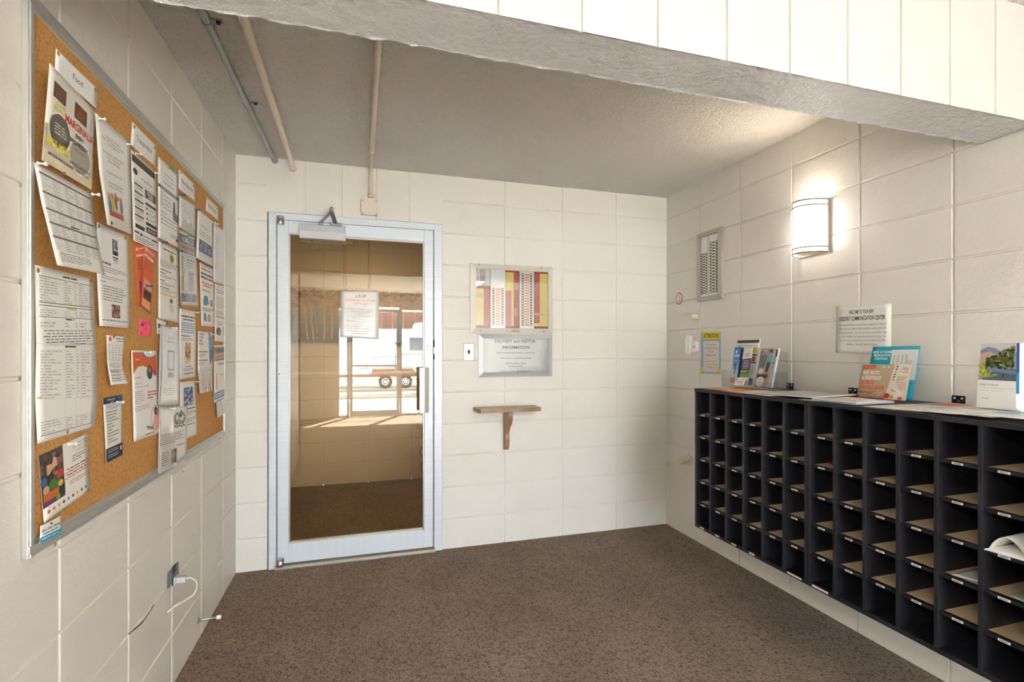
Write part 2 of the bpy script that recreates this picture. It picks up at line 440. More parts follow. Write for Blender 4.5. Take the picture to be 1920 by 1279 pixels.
# ------------------------------------------------------------------ glass door in the back wall
d1 = empty('door_1', (0.67, 0, 0), kind='structure')
def aperture(bm, x0, x1, z0, z1, y0, y1, wl, wr, wt, wb, bev=0.002):
    box(bm, x0, x0+wl, y0, y1, z0, z1, bev); box(bm, x1-wr, x1, y0, y1, z0, z1, bev)
    box(bm, x0+wl, x1-wr, y0, y1, z1-wt, z1, bev)
    if wb: box(bm, x0+wl, x1-wr, y0, y1, z0, z0+wb, bev)
b = B(); FY = -0.012
aperture(b, 0.172, 1.180, 0.0, 2.073, FY, 0.10, 0.040, 0.052, 0.040, 0)
box(b, 0.212, 1.128, 0.04, 0.10, 0.0, 0.012); obj('frame', b, M_alu2, d1)
b = B(); box(b, 0.205, 1.135, -0.035, 0.11, 0, 0.014, 0.004); box(b, 0.205, 1.135, -0.03, 0.10, 0.012, 0.018, 0.002); obj('threshold', b, brushed('worn_threshold', rgb(186, 178, 166), 0.5, 0.3), d1)
LX0, LX1 = 0.219, 1.122
b = B(); box(b, LX0, 0.279, FY, 0.032, 0.028, 2.030, 0.002); box(b, 1.066, LX1, FY, 0.032, 0.028, 2.030, 0.002); obj('stile', b, M_alu2, d1)
b = B(); box(b, 0.279, 1.066, FY, 0.032, 1.958, 2.030, 0.002); box(b, 0.279, 1.066, FY, 0.032, 0.028, 0.140, 0.002)
obj('rail', b, M_alu, d1)
b = B(); aperture(b, 0.279, 1.066, 0.140, 1.958, FY+0.008, 0.026, 0.007, 0.007, 0.007, 0.007, 0.001); obj('glazing_bead', b, M_aluframe, d1)
b = B(); box(b, 0.284, 1.061, 0.007, 0.013, 0.145, 1.953); obj('glass', b, M_doorglass, d1)
for z0, z1 in ((2.00, 2.05), (0.018, 0.066)):
    b = B(); lathe(b, [(0.020, z0), (0.022, z0+0.004), (0.022, z1-0.016), (0.019, z1-0.014), (0.019, z1-0.012), (0.022, z1-0.010), (0.019, z1)], (0.236, FY-0.012, 0), 'Z', 20)
    obj('pivot_hinge', b, M_steel, d1)
# closer
c0 = on(1, -0.07, 561, 418); c1 = on(1, -0.07, 647, 447)
b = B(); zt, zb_ = c0.z, c0.z-0.082
prism(b, [(FY, zt), (-0.062, zt), (-0.070, zt-0.006), (-0.070, zt-0.042), (-0.055, zb_), (FY, zb_)], 0, c0.x, c1.x+0.002)
clo = obj('closer', b, simple('closer_grey', rgb(180, 182, 186), 0.4, 0.45), d1)
b = B(); ax = on(1, -0.045, 601, 420).x; ex = on(1, -0.10, 622, 390)
tube(b, [(ax, -0.042, zt-0.002), (ax, -0.042, zt+0.022)], 0.012)
elbow = Vector((ex.x, -0.10, zt+0.075)); foot = Vector((on(1, -0.02, 629, 412).x, FY-0.012, zt+0.022))
for p, q in (((ax, -0.042, zt+0.018), elbow), (foot, elbow-Vector((0, 0, 0.006)))):
    p = Vector(p); q = Vector(q); d = (q-p).normalized(); s = Vector((0.004, 0.011, 0)) if abs(d.x) > 0.5 else Vector((0.009, 0, 0))
    w = d.cross(Vector((0, 1, 0))).normalized()*0.003
    A = [b.verts.new(p+s*a+w*c) for a, c in ((1, 1), (-1, 1), (-1, -1), (1, -1))]; Q = [b.verts.new(q+s*a+w*c) for a, c in ((1, 1), (-1, 1), (-1, -1), (1, -1))]
    b.faces.new(A); b.faces.new(Q[::-1])
    for i in range(4): b.faces.new((A[i], Q[i], Q[(i+1) % 4], A[(i+1) % 4]))
bmesh.ops.recalc_face_normals(b, faces=b.faces)
lathe(b, [(0.010, -0.010), (0.013, -0.006), (0.013, 0.002), (0.008, 0.006), (0.012, 0.010), (0.012, 0.016), (0.006, 0.023), (0.002, 0.025)], elbow, 'Z', 16)
box(b, foot.x-0.034, foot.x+0.034, FY-0.004, FY, foot.z-0.016, foot.z+0.010, 0.001)
for s in (-0.024, 0.024): lathe(b, [(0.006, -0.007), (0.007, -0.004), (0.007, 0)], (foot.x+s, FY-0.003, foot.z-0.004), 'Y', 12)
obj('closer_arm', b, M_steel, d1)
# lock cylinder and latch
lc = on(1, FY, 805, 653.5)
b = B(); lathe(b, [(0.0135, -0.006), (0.0165, -0.004), (0.0165, 0)], (lc.x, FY, lc.z), 'Y', 24); box(b, lc.x-0.0015, lc.x+0.0015, FY-0.0068, FY-0.006, lc.z-0.007, lc.z+0.003, 0, 1)
obj('lock_cylinder', b, [M_steel, M_dark], d1)
b = B(); box(b, 1.1225, 1.133, FY-0.001, 0.02, 1.214, 1.335, 0, 1); box(b, 1.131, 1.136, FY-0.003, FY, 1.214, 1.33, 0.0005); box(b, 1.125, 1.134, FY-0.002, 0.01, 1.25, 1.29, 0.001)
obj('latch', b, [M_steel, M_dark], d1)
# pull handle: tapered box on two posts
h0 = on(1, -0.075, 787, 690); h1 = on(1, -0.075, 809, 774)
zt, zb_ = h0.z, h1.z
b = B(); prism(b, [(h0.x, FY-0.062), (h0.x+0.030, FY-0.064), (h0.x+0.058, FY-0.052), (h0.x+0.058, FY-0.046), (h0.x+0.028, FY-0.052), (h0.x+0.006, FY-0.046), (h0.x-0.004, FY-0.046)], 2, zb_, zt)
for z in (zt-0.03, zb_+0.03): cyl(b, (h0.x+0.045, FY, z), (h0.x+0.045, FY-0.05, z), 0.009)
obj('pull_handle', b, simple('handle_metal', rgb(214, 210, 202), 0.35, 0.4), d1)
b = B(); pz = on(1, 0.06, 600, 700).z
box(b, 0.285, 1.06, 0.055, 0.062, pz-0.008, pz+0.008, 0.002); box(b, 0.279, 0.292, 0.030, 0.062, pz-0.012, pz+0.012, 0.002); box(b, 1.05, 1.066, 0.030, 0.062, pz-0.012, pz+0.012, 0.002)
obj('push_bar', b, simple('white_bar', rgb(236, 240, 244), 0.3), d1)
b = B(); box(b, 1.030, 1.052, 0.045, 0.075, 0.77, 1.10, 0.004); box(b, 1.052, 1.08, 0.040, 0.055, 0.80, 0.83, 0.001); box(b, 1.052, 1.08, 0.040, 0.055, 1.04, 1.07, 0.001); obj('inner_handle', b, simple('bronze_handle', rgb(150, 118, 66), 0.4, 0.3), d1)
lab = on(1, FY, 523, 701); b = B(); lathe(b, [(0.003, -0.002), (0.004, 0)], (0.229, FY, lab.z), 'Y', 10); obj('screw', b, M_dsteel, d1)

# ------------------------------------------------------------------ printed paper: sheet, ink and pictures in one mesh
_tc = {}
def glyphs(txt, bold=False):
    k = (txt, bold)
    if k not in _tc:
        cu = bpy.data.curves.new('t', 'FONT'); cu.body = txt; cu.size = 1.0; cu.resolution_u = 2
        if bold: cu.offset = 0.022
        to = bpy.data.objects.new('t', cu); me = bpy.data.meshes.new_from_object(to)
        vs = [(v.co.x, v.co.y) for v in me.vertices]; fs = [tuple(p.vertices) for p in me.polygons]
        bpy.data.objects.remove(to); bpy.data.curves.remove(cu); bpy.data.meshes.remove(me)
        if vs:
            x0 = min(v[0] for v in vs); x1 = max(v[0] for v in vs)
            vs = [(x-x0, y) for x, y in vs]; _tc[k] = (vs, fs, x1-x0)
        else: _tc[k] = ([], [], 0.001)
    return _tc[k]
class Sheet:
    """rows: pairs (left, right) of points from the top edge to the bottom edge; u runs left to right, v top to bottom"""
    def __init__(s, name, label, cat, rows, base='ece9e4', group=None, parent=None, bow=0.0, thick=0.0005, seed=0, mat=None):
        s.name, s.label, s.cat, s.group, s.parent, s.bow, s.thick = name, label, cat, group, parent, bow, thick
        s.rows = [(Vector(a), Vector(b)) for a, b in rows]
        s.w = sum((b-a).length for a, b in s.rows)/len(s.rows)
        ls = [((c-a).length+(d-b).length)/2 for (a, b), (c, d) in zip(s.rows, s.rows[1:])]
        s.h = sum(ls); s.k = [0]
        for q in ls: s.k.append(s.k[-1]+q/s.h)
        a, b_ = s.rows[0]; c = s.rows[-1][0]
        s.n = (b_-a).cross(a-c).normalized()
        s.bm = B(); s.mats = []; s.rnd = random.Random(seed or len(label or name)); s.base = base; s.lay = 0
        nu, nv = 8, 14; s.sheet(nu, nv, base if mat is None else mat)
    def slot(s, c):
        m = c if isinstance(c, bpy.types.Material) else ink(c)
        if m not in s.mats: s.mats.append(m)
        return s.mats.index(m)
    def P(s, u, v, lift=0.0):
        v_ = min(max(v, 0), 1); i = 0
        while i < len(s.k)-2 and v_ > s.k[i+1]: i += 1
        t = (v-s.k[i])/(s.k[i+1]-s.k[i])
        (a, b_), (c, d) = s.rows[i], s.rows[i+1]
        p = (a*(1-t)+c*t)*(1-u)+(b_*(1-t)+d*t)*u
        return p+s.n*(lift+s.bow*math.sin(math.pi*v_)*(0.6+0.4*math.sin(math.pi*min(max(u, 0), 1))))
    def grid(s, u0, v0, u1, v1, nu, nv, lift, mi, flip=False):
        g = [[s.bm.verts.new(s.P(u0+(u1-u0)*i/nu, v0+(v1-v0)*j/nv, lift)) for i in range(nu+1)] for j in range(nv+1)]
        for j in range(nv):
            for i in range(nu):
                q = (g[j][i], g[j+1][i], g[j+1][i+1], g[j][i+1])
                f = s.bm.faces.new(q[::-1] if flip else q); f.material_index = mi; f.smooth = True
        return g
    def sheet(s, nu, nv, base):
        mi = s.slot(base)
        g = s.grid(0, 0, 1, 1, nu, nv, 0, mi); h = s.grid(0, 0, 1, 1, nu, nv, -s.thick, mi, True)
        ring = lambda G: G[0]+[G[j][-1] for j in range(1, nv+1)]+G[-1][-2::-1]+[G[j][0] for j in range(nv-1, 0, -1)]
        a, c = ring(g), ring(h)
        for i in range(len(a)):
            k = (i+1) % len(a); s.bm.faces.new((a[i], a[k], c[k], c[i])).material_index = mi
    def L(s):
        s.lay += 1; return 0.00012+0.00004*min(s.lay, 14)
    def rect(s, u0, v0, u1, v1, c, lift=None):
        s.grid(u0, v0, u1, v1, max(1, math.ceil((u1-u0)*8)), max(1, math.ceil((v1-v0)*14)), s.L() if lift is None else lift, s.slot(c)); return s
    def poly(s, pts, c, lift=None):
        lift = s.L() if lift is None else lift
        f = s.bm.faces.new([s.bm.verts.new(s.P(u, v, lift)) for u, v in pts]); f.material_index = s.slot(c)
        f.normal_update()
        if f.normal.dot(s.n) < 0: f.normal_flip()
        return s
    def oval(s, u, v, ru, rv, c, lift=None, n=18, a0=0):
        return s.poly([(u+ru*math.cos(2*math.pi*k/n+a0), v+rv*math.sin(2*math.pi*k/n+a0)) for k in range(n)], c, lift)
    def ring(s, u, v, ru, rv, t, c, a0=0, a1=2*math.pi, n=28):
        lift = s.L(); mi = s.slot(c); pr = None
        for k in range(n+1):
            a = a0+(a1-a0)*k/n
            q = (s.bm.verts.new(s.P(u+ru*math.cos(a), v+rv*math.sin(a), lift)), s.bm.verts.new(s.P(u+(ru-t)*math.cos(a), v+(rv-t*s.w/s.h)*math.sin(a), lift)))
            if pr: s.bm.faces.new((pr[0], q[0], q[1], pr[1])).material_index = mi
            pr = q
        return s
    def words(s, u0, u1, v, hh, c, fill=1.0, center=False, lift=None):
        """one line of illegible small print"""
        r = s.rnd; x = 0; L_ = (u1-u0)*fill; segs = []
        lift = 0.0003 if lift is None else lift
        while x < L_:
            wl = r.uniform(0.03, 0.11)*(0.6+0.4*hh/0.01); wl = min(wl, L_-x); segs.append((x, wl)); x += wl+0.012+hh*0.35
        off = (u1-u0-min(x, L_))/2 if center else 0
        mi = s.slot(c)
        for a, wl in segs:
            if wl < 0.006: continue
            k = r.uniform(0.75, 1.0)
            vs = [s.bm.verts.new(s.P(u0+off+p, q, lift)) for p, q in ((a, v-hh*k/2), (a, v+hh/2), (a+wl, v+hh/2), (a+wl, v-hh*k/2))]
            s.bm.faces.new(vs).material_index = mi
        return s
    def para(s, u0, u1, v0, v1, n, c='55524f', hh=None, center=False, last=0.6):
        p = (v1-v0)/n
        for i in range(n): s.words(u0, u1, v0+p*(i+0.5), hh or p*0.32, c, (s.rnd.uniform(0.82, 1.0) if i < n-1 else last), center)
        return s
    def hline(s, v, c='55524f', u0=0.05, u1=0.95, t=0.0012): return s.rect(u0, v-t, u1, v+t, c, 0.0002)
    def vline(s, u, v0, v1, c='55524f', t=0.0015): return s.rect(u-t, v0, u+t, v1, c, 0.0002)
    def text(s, txt, u, v, cap, c='2c2a2a', al='c', maxw=None, bold=False, rot=0.0, slant=0.0, lift=None):
        """cap: capital height as a share of the sheet's height"""
        vs, fs, wd = glyphs(txt, bold)
        if not vs: return s
        k = cap*s.h/0.70; sx = k
        if maxw and wd*k > maxw*s.w: sx = maxw*s.w/wd
        wd_ = wd*sx; ox = -wd_/2 if al == 'c' else (0 if al == 'l' else -wd_)
        lift = s.L() if lift is None else lift; mi = s.slot(c); cr, sr = math.cos(rot), math.sin(rot)
        V_ = []
        for x, y in vs:
            X, Y = ox+x*sx+slant*y*k, y*k
            X, Y = X*cr-Y*sr, X*sr+Y*cr
            V_.append(s.bm.verts.new(s.P(u+X/s.w, v-Y/s.h, lift)))
        for f in fs:
            try: g = s.bm.faces.new([V_[i] for i in f]); g.material_index = mi
            except ValueError: pass
        return s
    def photo(s, u0, v0, u1, v1, cols, nu=6, nv=6, blobs=24):
        s.rect(u0, v0, u1, v1, cols[0]); r = s.rnd; l0 = s.L()
        for k in range(blobs*3):
            ru = (u1-u0)*r.uniform(0.03, 0.13); rv = (v1-v0)*r.uniform(0.03, 0.12)
            s.oval(r.uniform(u0+ru, u1-ru), r.uniform(v0+rv, v1-rv), ru, rv, r.choice(cols), l0+0.000004*k, 9, r.random())
        return s
    def done(s):
        o = obj(s.name, s.bm, s.mats, s.parent)
        if not s.parent: tag(o, s.label, s.cat, s.group)
        s.o = o; return o

# ------------------------------------------------------------------ cork board
BY0, BY1, BZ0, BZ1 = -1.893, -0.285, 0.828, 2.032
cb = empty('bulletin_board', (0, (BY0+BY1)/2, BZ0), 'large cork bulletin board in an aluminium frame on the left wall', 'bulletin board')
b = B(); box(b, 0.001, 0.008, BY0+0.01, BY1-0.01, BZ0+0.01, BZ1-0.01); obj('cork_panel', b, M_cork, cb)
b = B()
for fr in range(2):
    wz = 0.034
def framebar(bm, a0, a1, vert, lo, hi, sgn):
    # stepped moulding profile running along one side, mitred enough to read as a frame
    for (s0, s1, t) in ((0, 0.011, 0.0125), (0.009, 0.026, 0.0155), (0.024, 0.036, 0.011)):
        e0, e1 = (lo+s0, lo+s1) if sgn > 0 else (hi-s1, hi-s0)
        if vert: box(bm, 0.0005, t, e0, e1, a0, a1, 0.0012)
        else: box(bm, 0.0007, t-0.0003, a0+0.0012, a1-0.0012, e0, e1, 0.0008)
framebar(b, BY0, BY1, False, BZ0, BZ1, 1); framebar(b, BY0, BY1, False, BZ0, BZ1, -1)
for (s0, s1, t) in ((0, 0.006, 0.0125), (0.005, 0.018, 0.0150), (0.016, 0.024, 0.0112)):
    box(b, 0.0005, t, BY0+s0, BY0+s1, BZ0, BZ1, 0.0012); box(b, 0.0005, t, BY1-s1, BY1-s0, BZ0, BZ1, 0.0012)
obj('frame', b, M_aluframe, cb)
for px, py in ((57, 517), (103, 1021), (343, 884), (420, 643), (413, 822)):
    q = on(0, 0.015, px, py); b = B(); lathe(b, [(0.0045, -0.001), (0.004, 0.0015), (0.002, 0.0025)], (0.0145, max(BY0+0.012, min(BY1-0.01, q.y)), q.z), 'X', 12); obj('screw', b, M_steel, cb)

def Lp(px, py, off=0.0): return on(0, 0.0105+off, px, py)
def Lrows(*r): return [(Lp(*a), Lp(*c)) for a, c in r]
M_pin = {'brass': simple('brass_tack', rgb(176, 150, 96), 0.3, 0.8), 'clear': simple('clear_pin', rgb(225, 225, 222), 0.15, 0, 0.6), 'blue': simple('blue_pin', rgb(28, 78, 150), 0.3),
         'green': simple('green_pin', rgb(40, 150, 80), 0.3), 'white': simple('white_pin', rgb(240, 240, 238), 0.3)}
def pin(o, px, py, kind, off=0.0):
    b = B(); p = on(0, 0.0115+off, px, py)
    if kind in ('brass', 'tack'):
        lathe(b, [(0.0052, 0), (0.0050, 0.0012), (0.0025, 0.0024), (0.0006, 0.0027)], p, 'X', 14); cyl(b, p, Vector((0.006, p.y, p.z)), 0.0006, seg=6)
    else:
        lathe(b, [(0.0045, 0), (0.0045, 0.0015), (0.0022, 0.003), (0.0019, 0.011), (0.0042, 0.014), (0.0046, 0.017), (0.0035, 0.018)], p, 'X', 14); cyl(b, p, Vector((0.006, p.y, p.z)), 0.0006, seg=6)
    r = obj('pushpin', b, M_pin.get(kind, M_pin['brass'])); r.parent = o
G = 'notices pinned to the cork board'
def note(label, rows, base='ece9e4', name='notice', cat='notice', **k): return Sheet(name, label, cat, Lrows(*rows), base, G, **k)

def header(txt, label, rows, pins, w=0.62):
    s = Sheet('header_card', label, 'header card', Lrows(*rows), 'eeece8', 'white header cards on the cork board')
    s.text(txt, 0.5, 0.60, 0.26, '222222', maxw=w); o = s.done()
    for p in pins: pin(o, p[0], p[1], 'brass', 0.002)
header('Food', 'white header card reading Food at the top left of the cork board', [((105, 91), (183, 166)), ((103, 136), (182, 205, 0.004))], [(109, 100), (179, 169)], 0.3)
header('Transportation', 'white header card reading Transportation on the cork board', [((248, 228), (294, 274.4)), ((245.4, 271.2), (291.4, 312.4))], [(251.5, 238), (290.5, 277)])
header('Other Resources', 'white header card reading Other Resources on the cork board', [((336, 317.5), (365.6, 346.6)), ((335, 353), (365.4, 377.6))], [(338.5, 324), (362.5, 349)], 0.7)
header('Mental Managers', 'smallest white header card, near the top right corner of the cork board', [((387.6, 369), (409, 389)), ((386, 394.4), (409.3, 413.6))], [(389.5, 373.5), (407, 391)], 0.7)

# meal flyer
s = note('colourful meal flyer with red lettering MARGINALIA below the Food card', [((93.4, 118, 0.030), (178.6, 209, 0.003)), ((86, 210, 0.022), (175.5, 285, 0.004)), ((78.8, 300, 0.018), (171.7, 356, 0.010))], 'e4dfd4', name='flyer', cat='flyer')
s.rect(0, 0.60, 1, 1, 'c8bea6'); s.rect(0, 0.86, 1, 1, 'dcd0b4')
s.rect(0.10, 0.12, 0.34, 0.28, '5a5048'); s.rect(0.13, 0.14, 0.31, 0.26, '7a4a34'); s.rect(0.52, 0.12, 0.80, 0.30, '5c5148'); s.rect(0.56, 0.14, 0.76, 0.28, '8a4a30')
s.oval(0.27, 0.58, 0.20, 0.19, '6e675c'); s.oval(0.27, 0.60, 0.17, 0.14, '5b5449'); s.ring(0.27, 0.60, 0.22, 0.21, 0.02, 'f2f0ea')
s.oval(0.70, 0.72, 0.22, 0.18, 'a9a294'); s.ring(0.70, 0.71, 0.25, 0.21, 0.02, 'f5f3ee'); s.rect(0.88, 0.15, 0.96, 0.6, 'cfc9c2')
for i, t in enumerate(['ALL ARE', 'WELCOME']): s.text(t, 0.24, 0.34+i*0.062, 0.040, 'e6d21e', maxw=0.30, bold=True)
s.text('MARGINALIA', 0.66, 0.43, 0.085, 'cc2c26', maxw=0.66, bold=True)
s.text('EVERY', 0.66, 0.52, 0.052, '22201e', maxw=0.3, bold=True); s.text('WEDNESDAY', 0.66, 0.60, 0.052, '22201e', maxw=0.45, bold=True); s.text('6 PM - 10:30 PM', 0.68, 0.665, 0.028, '3a3632', maxw=0.32)
for i in range(4): s.words(0.15, 0.40, 0.53+i*0.032, 0.012, 'eeeae0', 0.9, True, 0.0008)
s.text('FREE MEAL', 0.27, 0.80, 0.085, 'f0dc14', maxw=0.46, bold=True)
s.text('AND FELLOWSHIP FOR', 0.70, 0.845, 0.032, '2a2826', maxw=0.46, bold=True); s.text('ANYONE WHO IS HUNGRY - BODY OR SOUL', 0.5, 0.90, 0.032, '2a2826', maxw=0.86, bold=True)
o = s.done(); pin(o, 125, 169, 'brass', 0.008); pin(o, 121, 326, 'brass', 0.014)

def table_sheet(s, v0, v1, n, cols, c='918e8a', hl=(), head=()):
    p = (v1-v0)/n
    for i in range(n+1): s.hline(v0+p*i, '8d8a86', t=0.0007)
    for u in cols: s.vline(u, v0, v1, 'a09d99', 0.0008)
    cc = [0.05]+list(cols)+[0.95]
    for i in range(n):
        if i in head: s.rect(0.05, v0+p*i, 0.95, v0+p*(i+1), '6f6d6a', 0.00022); continue
        for a, d in zip(cc, cc[1:]): s.words(a+0.01, d-0.01, v0+p*(i+0.55), p*0.26, c, s.rnd.uniform(0.3, 0.95))
s = note('white schedule table sheet hanging loose under the meal flyer', [((63.8, 304, 0.004), (172.6, 364.8, 0.004)), ((78, 380, 0.020), (178, 420, 0.012)), ((107.8, 497, 0.055), (197, 515, 0.042))], name='schedule_sheet', cat='schedule')
table_sheet(s, 0.06, 0.83, 38, [0.24, 0.44, 0.62, 0.79], head=(0, 9, 17, 24, 31)); s.rect(0.44, 0.52, 0.61, 0.535, '222222'); s.para(0.1, 0.75, 0.85, 0.95, 5)
o = s.done(); pin(o, 70, 306, 'clear', 0.004); pin(o, 172, 364, 'clear', 0.004)
s = note('upper page of the long price list with yellow highlights at the board left edge', [((65.4, 496.3), (175, 523)), ((68, 655, 0.002), (180, 648, 0.002))], name='price_list', cat='price list')
table_sheet(s, 0.12, 0.43, 9, [0.43, 0.61, 0.69, 0.90]); s.hline(0.115, '222222', t=0.003); s.hline(0.435, '222222', t=0.004); s.hline(0.47, '222222', t=0.004); s.rect(0.42, 0.055, 0.68, 0.085, 'cdc27a'); s.words(0.43, 0.67, 0.07, 0.02, '33322c', lift=0.0005)
s.rect(0.48, 0.475, 0.65, 0.50, 'cdc27a'); table_sheet(s, 0.51, 0.60, 3, [0.43, 0.61, 0.69, 0.90]); s.hline(0.61, '222222', t=0.003); s.words(0.45, 0.6, 0.63, 0.02, '333333'); table_sheet(s, 0.66, 0.74, 2, [0.43, 0.61, 0.69, 0.90]); s.para(0.08, 0.96, 0.76, 0.98, 6, center=True)
o = s.done(); pin(o, 71, 507, 'brass'); pin(o, 172, 528, 'brass')
s = note('lower page of the long price list hanging above the farm food flyer', [((68, 645, 0.003), (181, 646, 0.003)), ((66, 750, 0.004), (183, 745, 0.006)), ((70.3, 832.6, 0.004), (177.3, 799.6, 0.004))], name='price_list', cat='price list')
s.rect(0.42, 0.015, 0.62, 0.04, 'cdc27a'); s.words(0.43, 0.6, 0.027, 0.015, '33322c', lift=0.0005)
table_sheet(s, 0.06, 0.60, 17, [0.43, 0.61, 0.69, 0.90]); s.rect(0.02, 0.575, 0.10, 0.59, 'cdc27a'); table_sheet(s, 0.80, 0.93, 5, [0.43, 0.61, 0.69, 0.90]); s.hline(0.94, '222222', t=0.003)
for u in (0.43, 0.61, 0.69, 0.90): s.vline(u, 0.6, 0.8, 'a09d99', 0.0008)
o = s.done(); pin(o, 126, 810, 'brass', 0.002)
# farm food flyer
s = note('food flyer with a vegetable photo on its left half, low on the board', [((72, 855), (165.2, 811.7)), ((82.7, 980.9, 0.003), (168.3, 919.5, 0.002))], 'e6e2d8', name='flyer', cat='flyer')
s.photo(0, 0.0, 0.44, 0.80, ['4e4440', '6a5648', '8a7466', '3c3634'], blobs=16); s.rect(0.12, 0.12, 0.32, 0.40, 'd2a07c'); s.oval(0.36, 0.42, 0.07, 0.09, 'c0432e'); s.oval(0.37, 0.18, 0.06, 0.08, '8d5b58'); s.oval(0.05, 0.42, 0.06, 0.06, '3f6d94')
for i in range(10): s.rect(0.02+0.03*i, 0.60, 0.045+0.03*i, 0.72, 'd8702c')
s.oval(0.22, 0.52, 0.09, 0.08, '3f7a34'); s.oval(0.08, 0.55, 0.06, 0.06, 'c9a083'); s.rect(0, 0.73, 0.34, 0.79, '6a4078'); s.oval(0.30, 0.75, 0.05, 0.04, '6aa544'); s.rect(0.32, 0.58, 0.44, 0.76, '30383f'); s.oval(0.36, 0.56, 0.05, 0.05, 'd3b23c')
s.text('Every Tuesday | Caldwell', 0.97, 0.08, 0.032, '6a6660', 'r', 0.48); s.text('Jul 11 - Sep 26 | 5-8 PM', 0.97, 0.14, 0.032, '6a6660', 'r', 0.46); s.text('Indian Creek Plaza', 0.97, 0.20, 0.032, '9aa15a', 'r', 0.40)
s.para(0.62, 0.97, 0.24, 0.36, 3); s.words(0.50, 0.97, 0.43, 0.016, '2a2828'); s.words(0.46, 0.97, 0.475, 0.016, 'cf4a34'); s.words(0.50, 0.97, 0.52, 0.016, '2a2828'); s.words(0.46, 0.97, 0.565, 0.016, 'cf4a34')
s.words(0.55, 0.97, 0.64, 0.012, '55524f'); s.words(0.55, 0.97, 0.68, 0.012, 'cf4a34')
for i, c in enumerate(['c23b30', 'd0574c', 'e3a14e', '3c3a38', '4a9fc4', '8a2f28', 'd0a04a', '3d4a40', '2f88b8']): s.oval(0.10+0.10*i, 0.885, 0.022, 0.026, c)
o = s.done(); pin(o, 128, 833, 'white', 0.002)
s = note('small white and blue cleaning business card tucked into the bottom frame edge', [((76, 986.5, 0.006), (115.4, 967.2, 0.006)), ((75, 1019.6, 0.007), (115, 999.4, 0.007))], 'e9ece8', name='business_card', cat='business card')
s.rect(0, 0.70, 1, 1, '2e9cc0'); s.text('Extra Clean Cleaning', 0.5, 0.42, 0.15, '2a3438', maxw=0.9, bold=True); s.words(0.15, 0.85, 0.56, 0.06, '4a4a4a'); s.words(0.06, 0.45, 0.82, 0.07, 'e8f4f8', lift=0.0006); s.words(0.5, 0.9, 0.84, 0.05, 'e8f4f8', lift=0.0006); s.oval(0.5, 0.15, 0.06, 0.06, '333a3e')
s.done()
# senior centre
s = note('white senior center sheet with a small group photo at its foot', [((178.4, 211, 0.003), (242.8, 266, 0.002)), ((186, 320, 0.02), (245, 352, 0.008)), ((201.7, 421, 0.040), (247, 439.7, 0.012))])
for i, t in enumerate(['Nampa Senior Center Info:', 'Address: 207 Constitution Way, Nampa', 'Phone #: 208-467-7266']): s.text(t, 0.46, 0.15+0.035*i, 0.020, '3a3836', maxw=0.74)
for i, t in enumerate(['For transportation shuttles to/from call:', 'Metro Community Services', 'Phone #: 208-459-0063']): s.text(t, 0.46, 0.31+0.035*i, 0.020, '3a3836', maxw=0.74)
s.text('Fun Activities Monday - Friday!', 0.46, 0.49, 0.020, '3a3836', maxw=0.62); s.text('Lunches served Monday-Friday', 0.46, 0.585, 0.020, '3a3836', maxw=0.66); s.text('call ahead to RSVP for lunch!', 0.46, 0.62, 0.020, '3a3836', maxw=0.66)
s.rect(0.14, 0.68, 0.66, 0.90, 'c9beb0')
for u, v, c in ((0.20, 0.80, '5f86a8'), (0.30, 0.77, 'd8b24a'), (0.42, 0.75, '8a5a44'), (0.50, 0.78, 'e6ded2'), (0.60, 0.78, '8a8c96')): s.oval(u, v, 0.055, 0.065, c); s.oval(u, v-0.07, 0.028, 0.03, 'b87a58')
s.rect(0.14, 0.85, 0.66, 0.90, 'b8583a')
o = s.done(); pin(o, 184, 222, 'clear', 0.004); pin(o, 238, 270, 'clear', 0.004); pin(o, 209, 418, 'brass', 0.036)
# access transit
s = note('black and white transit sheet with dark boxes under the Transportation card', [((245.6, 280.7, 0.003), (290.8, 322)), ((248, 370, 0.003), (294, 400)), ((250.2, 450.7, 0.006), (296.7, 472.5, 0.002))])
s.rect(0.02, 0.03, 0.97, 0.11, '4a4744'); s.oval(0.14, 0.20, 0.09, 0.035, '4a4744'); s.text('vrt beyond access', 0.60, 0.245, 0.034, '3c3a38', maxw=0.66)
s.hline(0.30, t=0.002)
for i in range(5): s.rect(0.08, 0.325+i*0.088, 0.42, 0.343+i*0.088, '3c3a38'); s.para(0.08, 0.42, 0.347+i*0.088, 0.40+i*0.088, 4)
s.rect(0.08, 0.79, 0.44, 0.835, '3c3a38'); s.rect(0.50, 0.32, 0.96, 0.42, '5d5a56'); s.text('FOR $30,', 0.73, 0.365, 0.034, 'e8e6e2', maxw=0.4, bold=True); s.text('2 MILES', 0.73, 0.408, 0.034, 'e8e6e2', maxw=0.4, bold=True)
s.rect(0.50, 0.47, 0.96, 0.50, '3c3a38')
for i in range(3): s.oval(0.56, 0.54+i*0.06, 0.03, 0.016, '3c3a38'); s.para(0.64, 0.93, 0.52+i*0.06, 0.56+i*0.06, 2)
s.rect(0.50, 0.70, 0.96, 0.74, '3c3a38'); s.rect(0.50, 0.76, 0.96, 0.83, '4a4744'); s.text('208.345.7433', 0.73, 0.81, 0.032, 'e8e6e2', maxw=0.38)
s.rect(0.04, 0.875, 0.22, 0.895, '3c3a38'); s.oval(0.30, 0.89, 0.05, 0.018, '3c3a38'); s.words(0.38, 0.7, 0.89, 0.012, '55524f'); s.rect(0.72, 0.88, 0.95, 0.90, '3c3a38'); s.para(0.05, 0.95, 0.92, 0.99, 3)
o = s.done(); pin(o, 254, 288, 'clear', 0.003); pin(o, 291, 324, 'clear', 0.002)
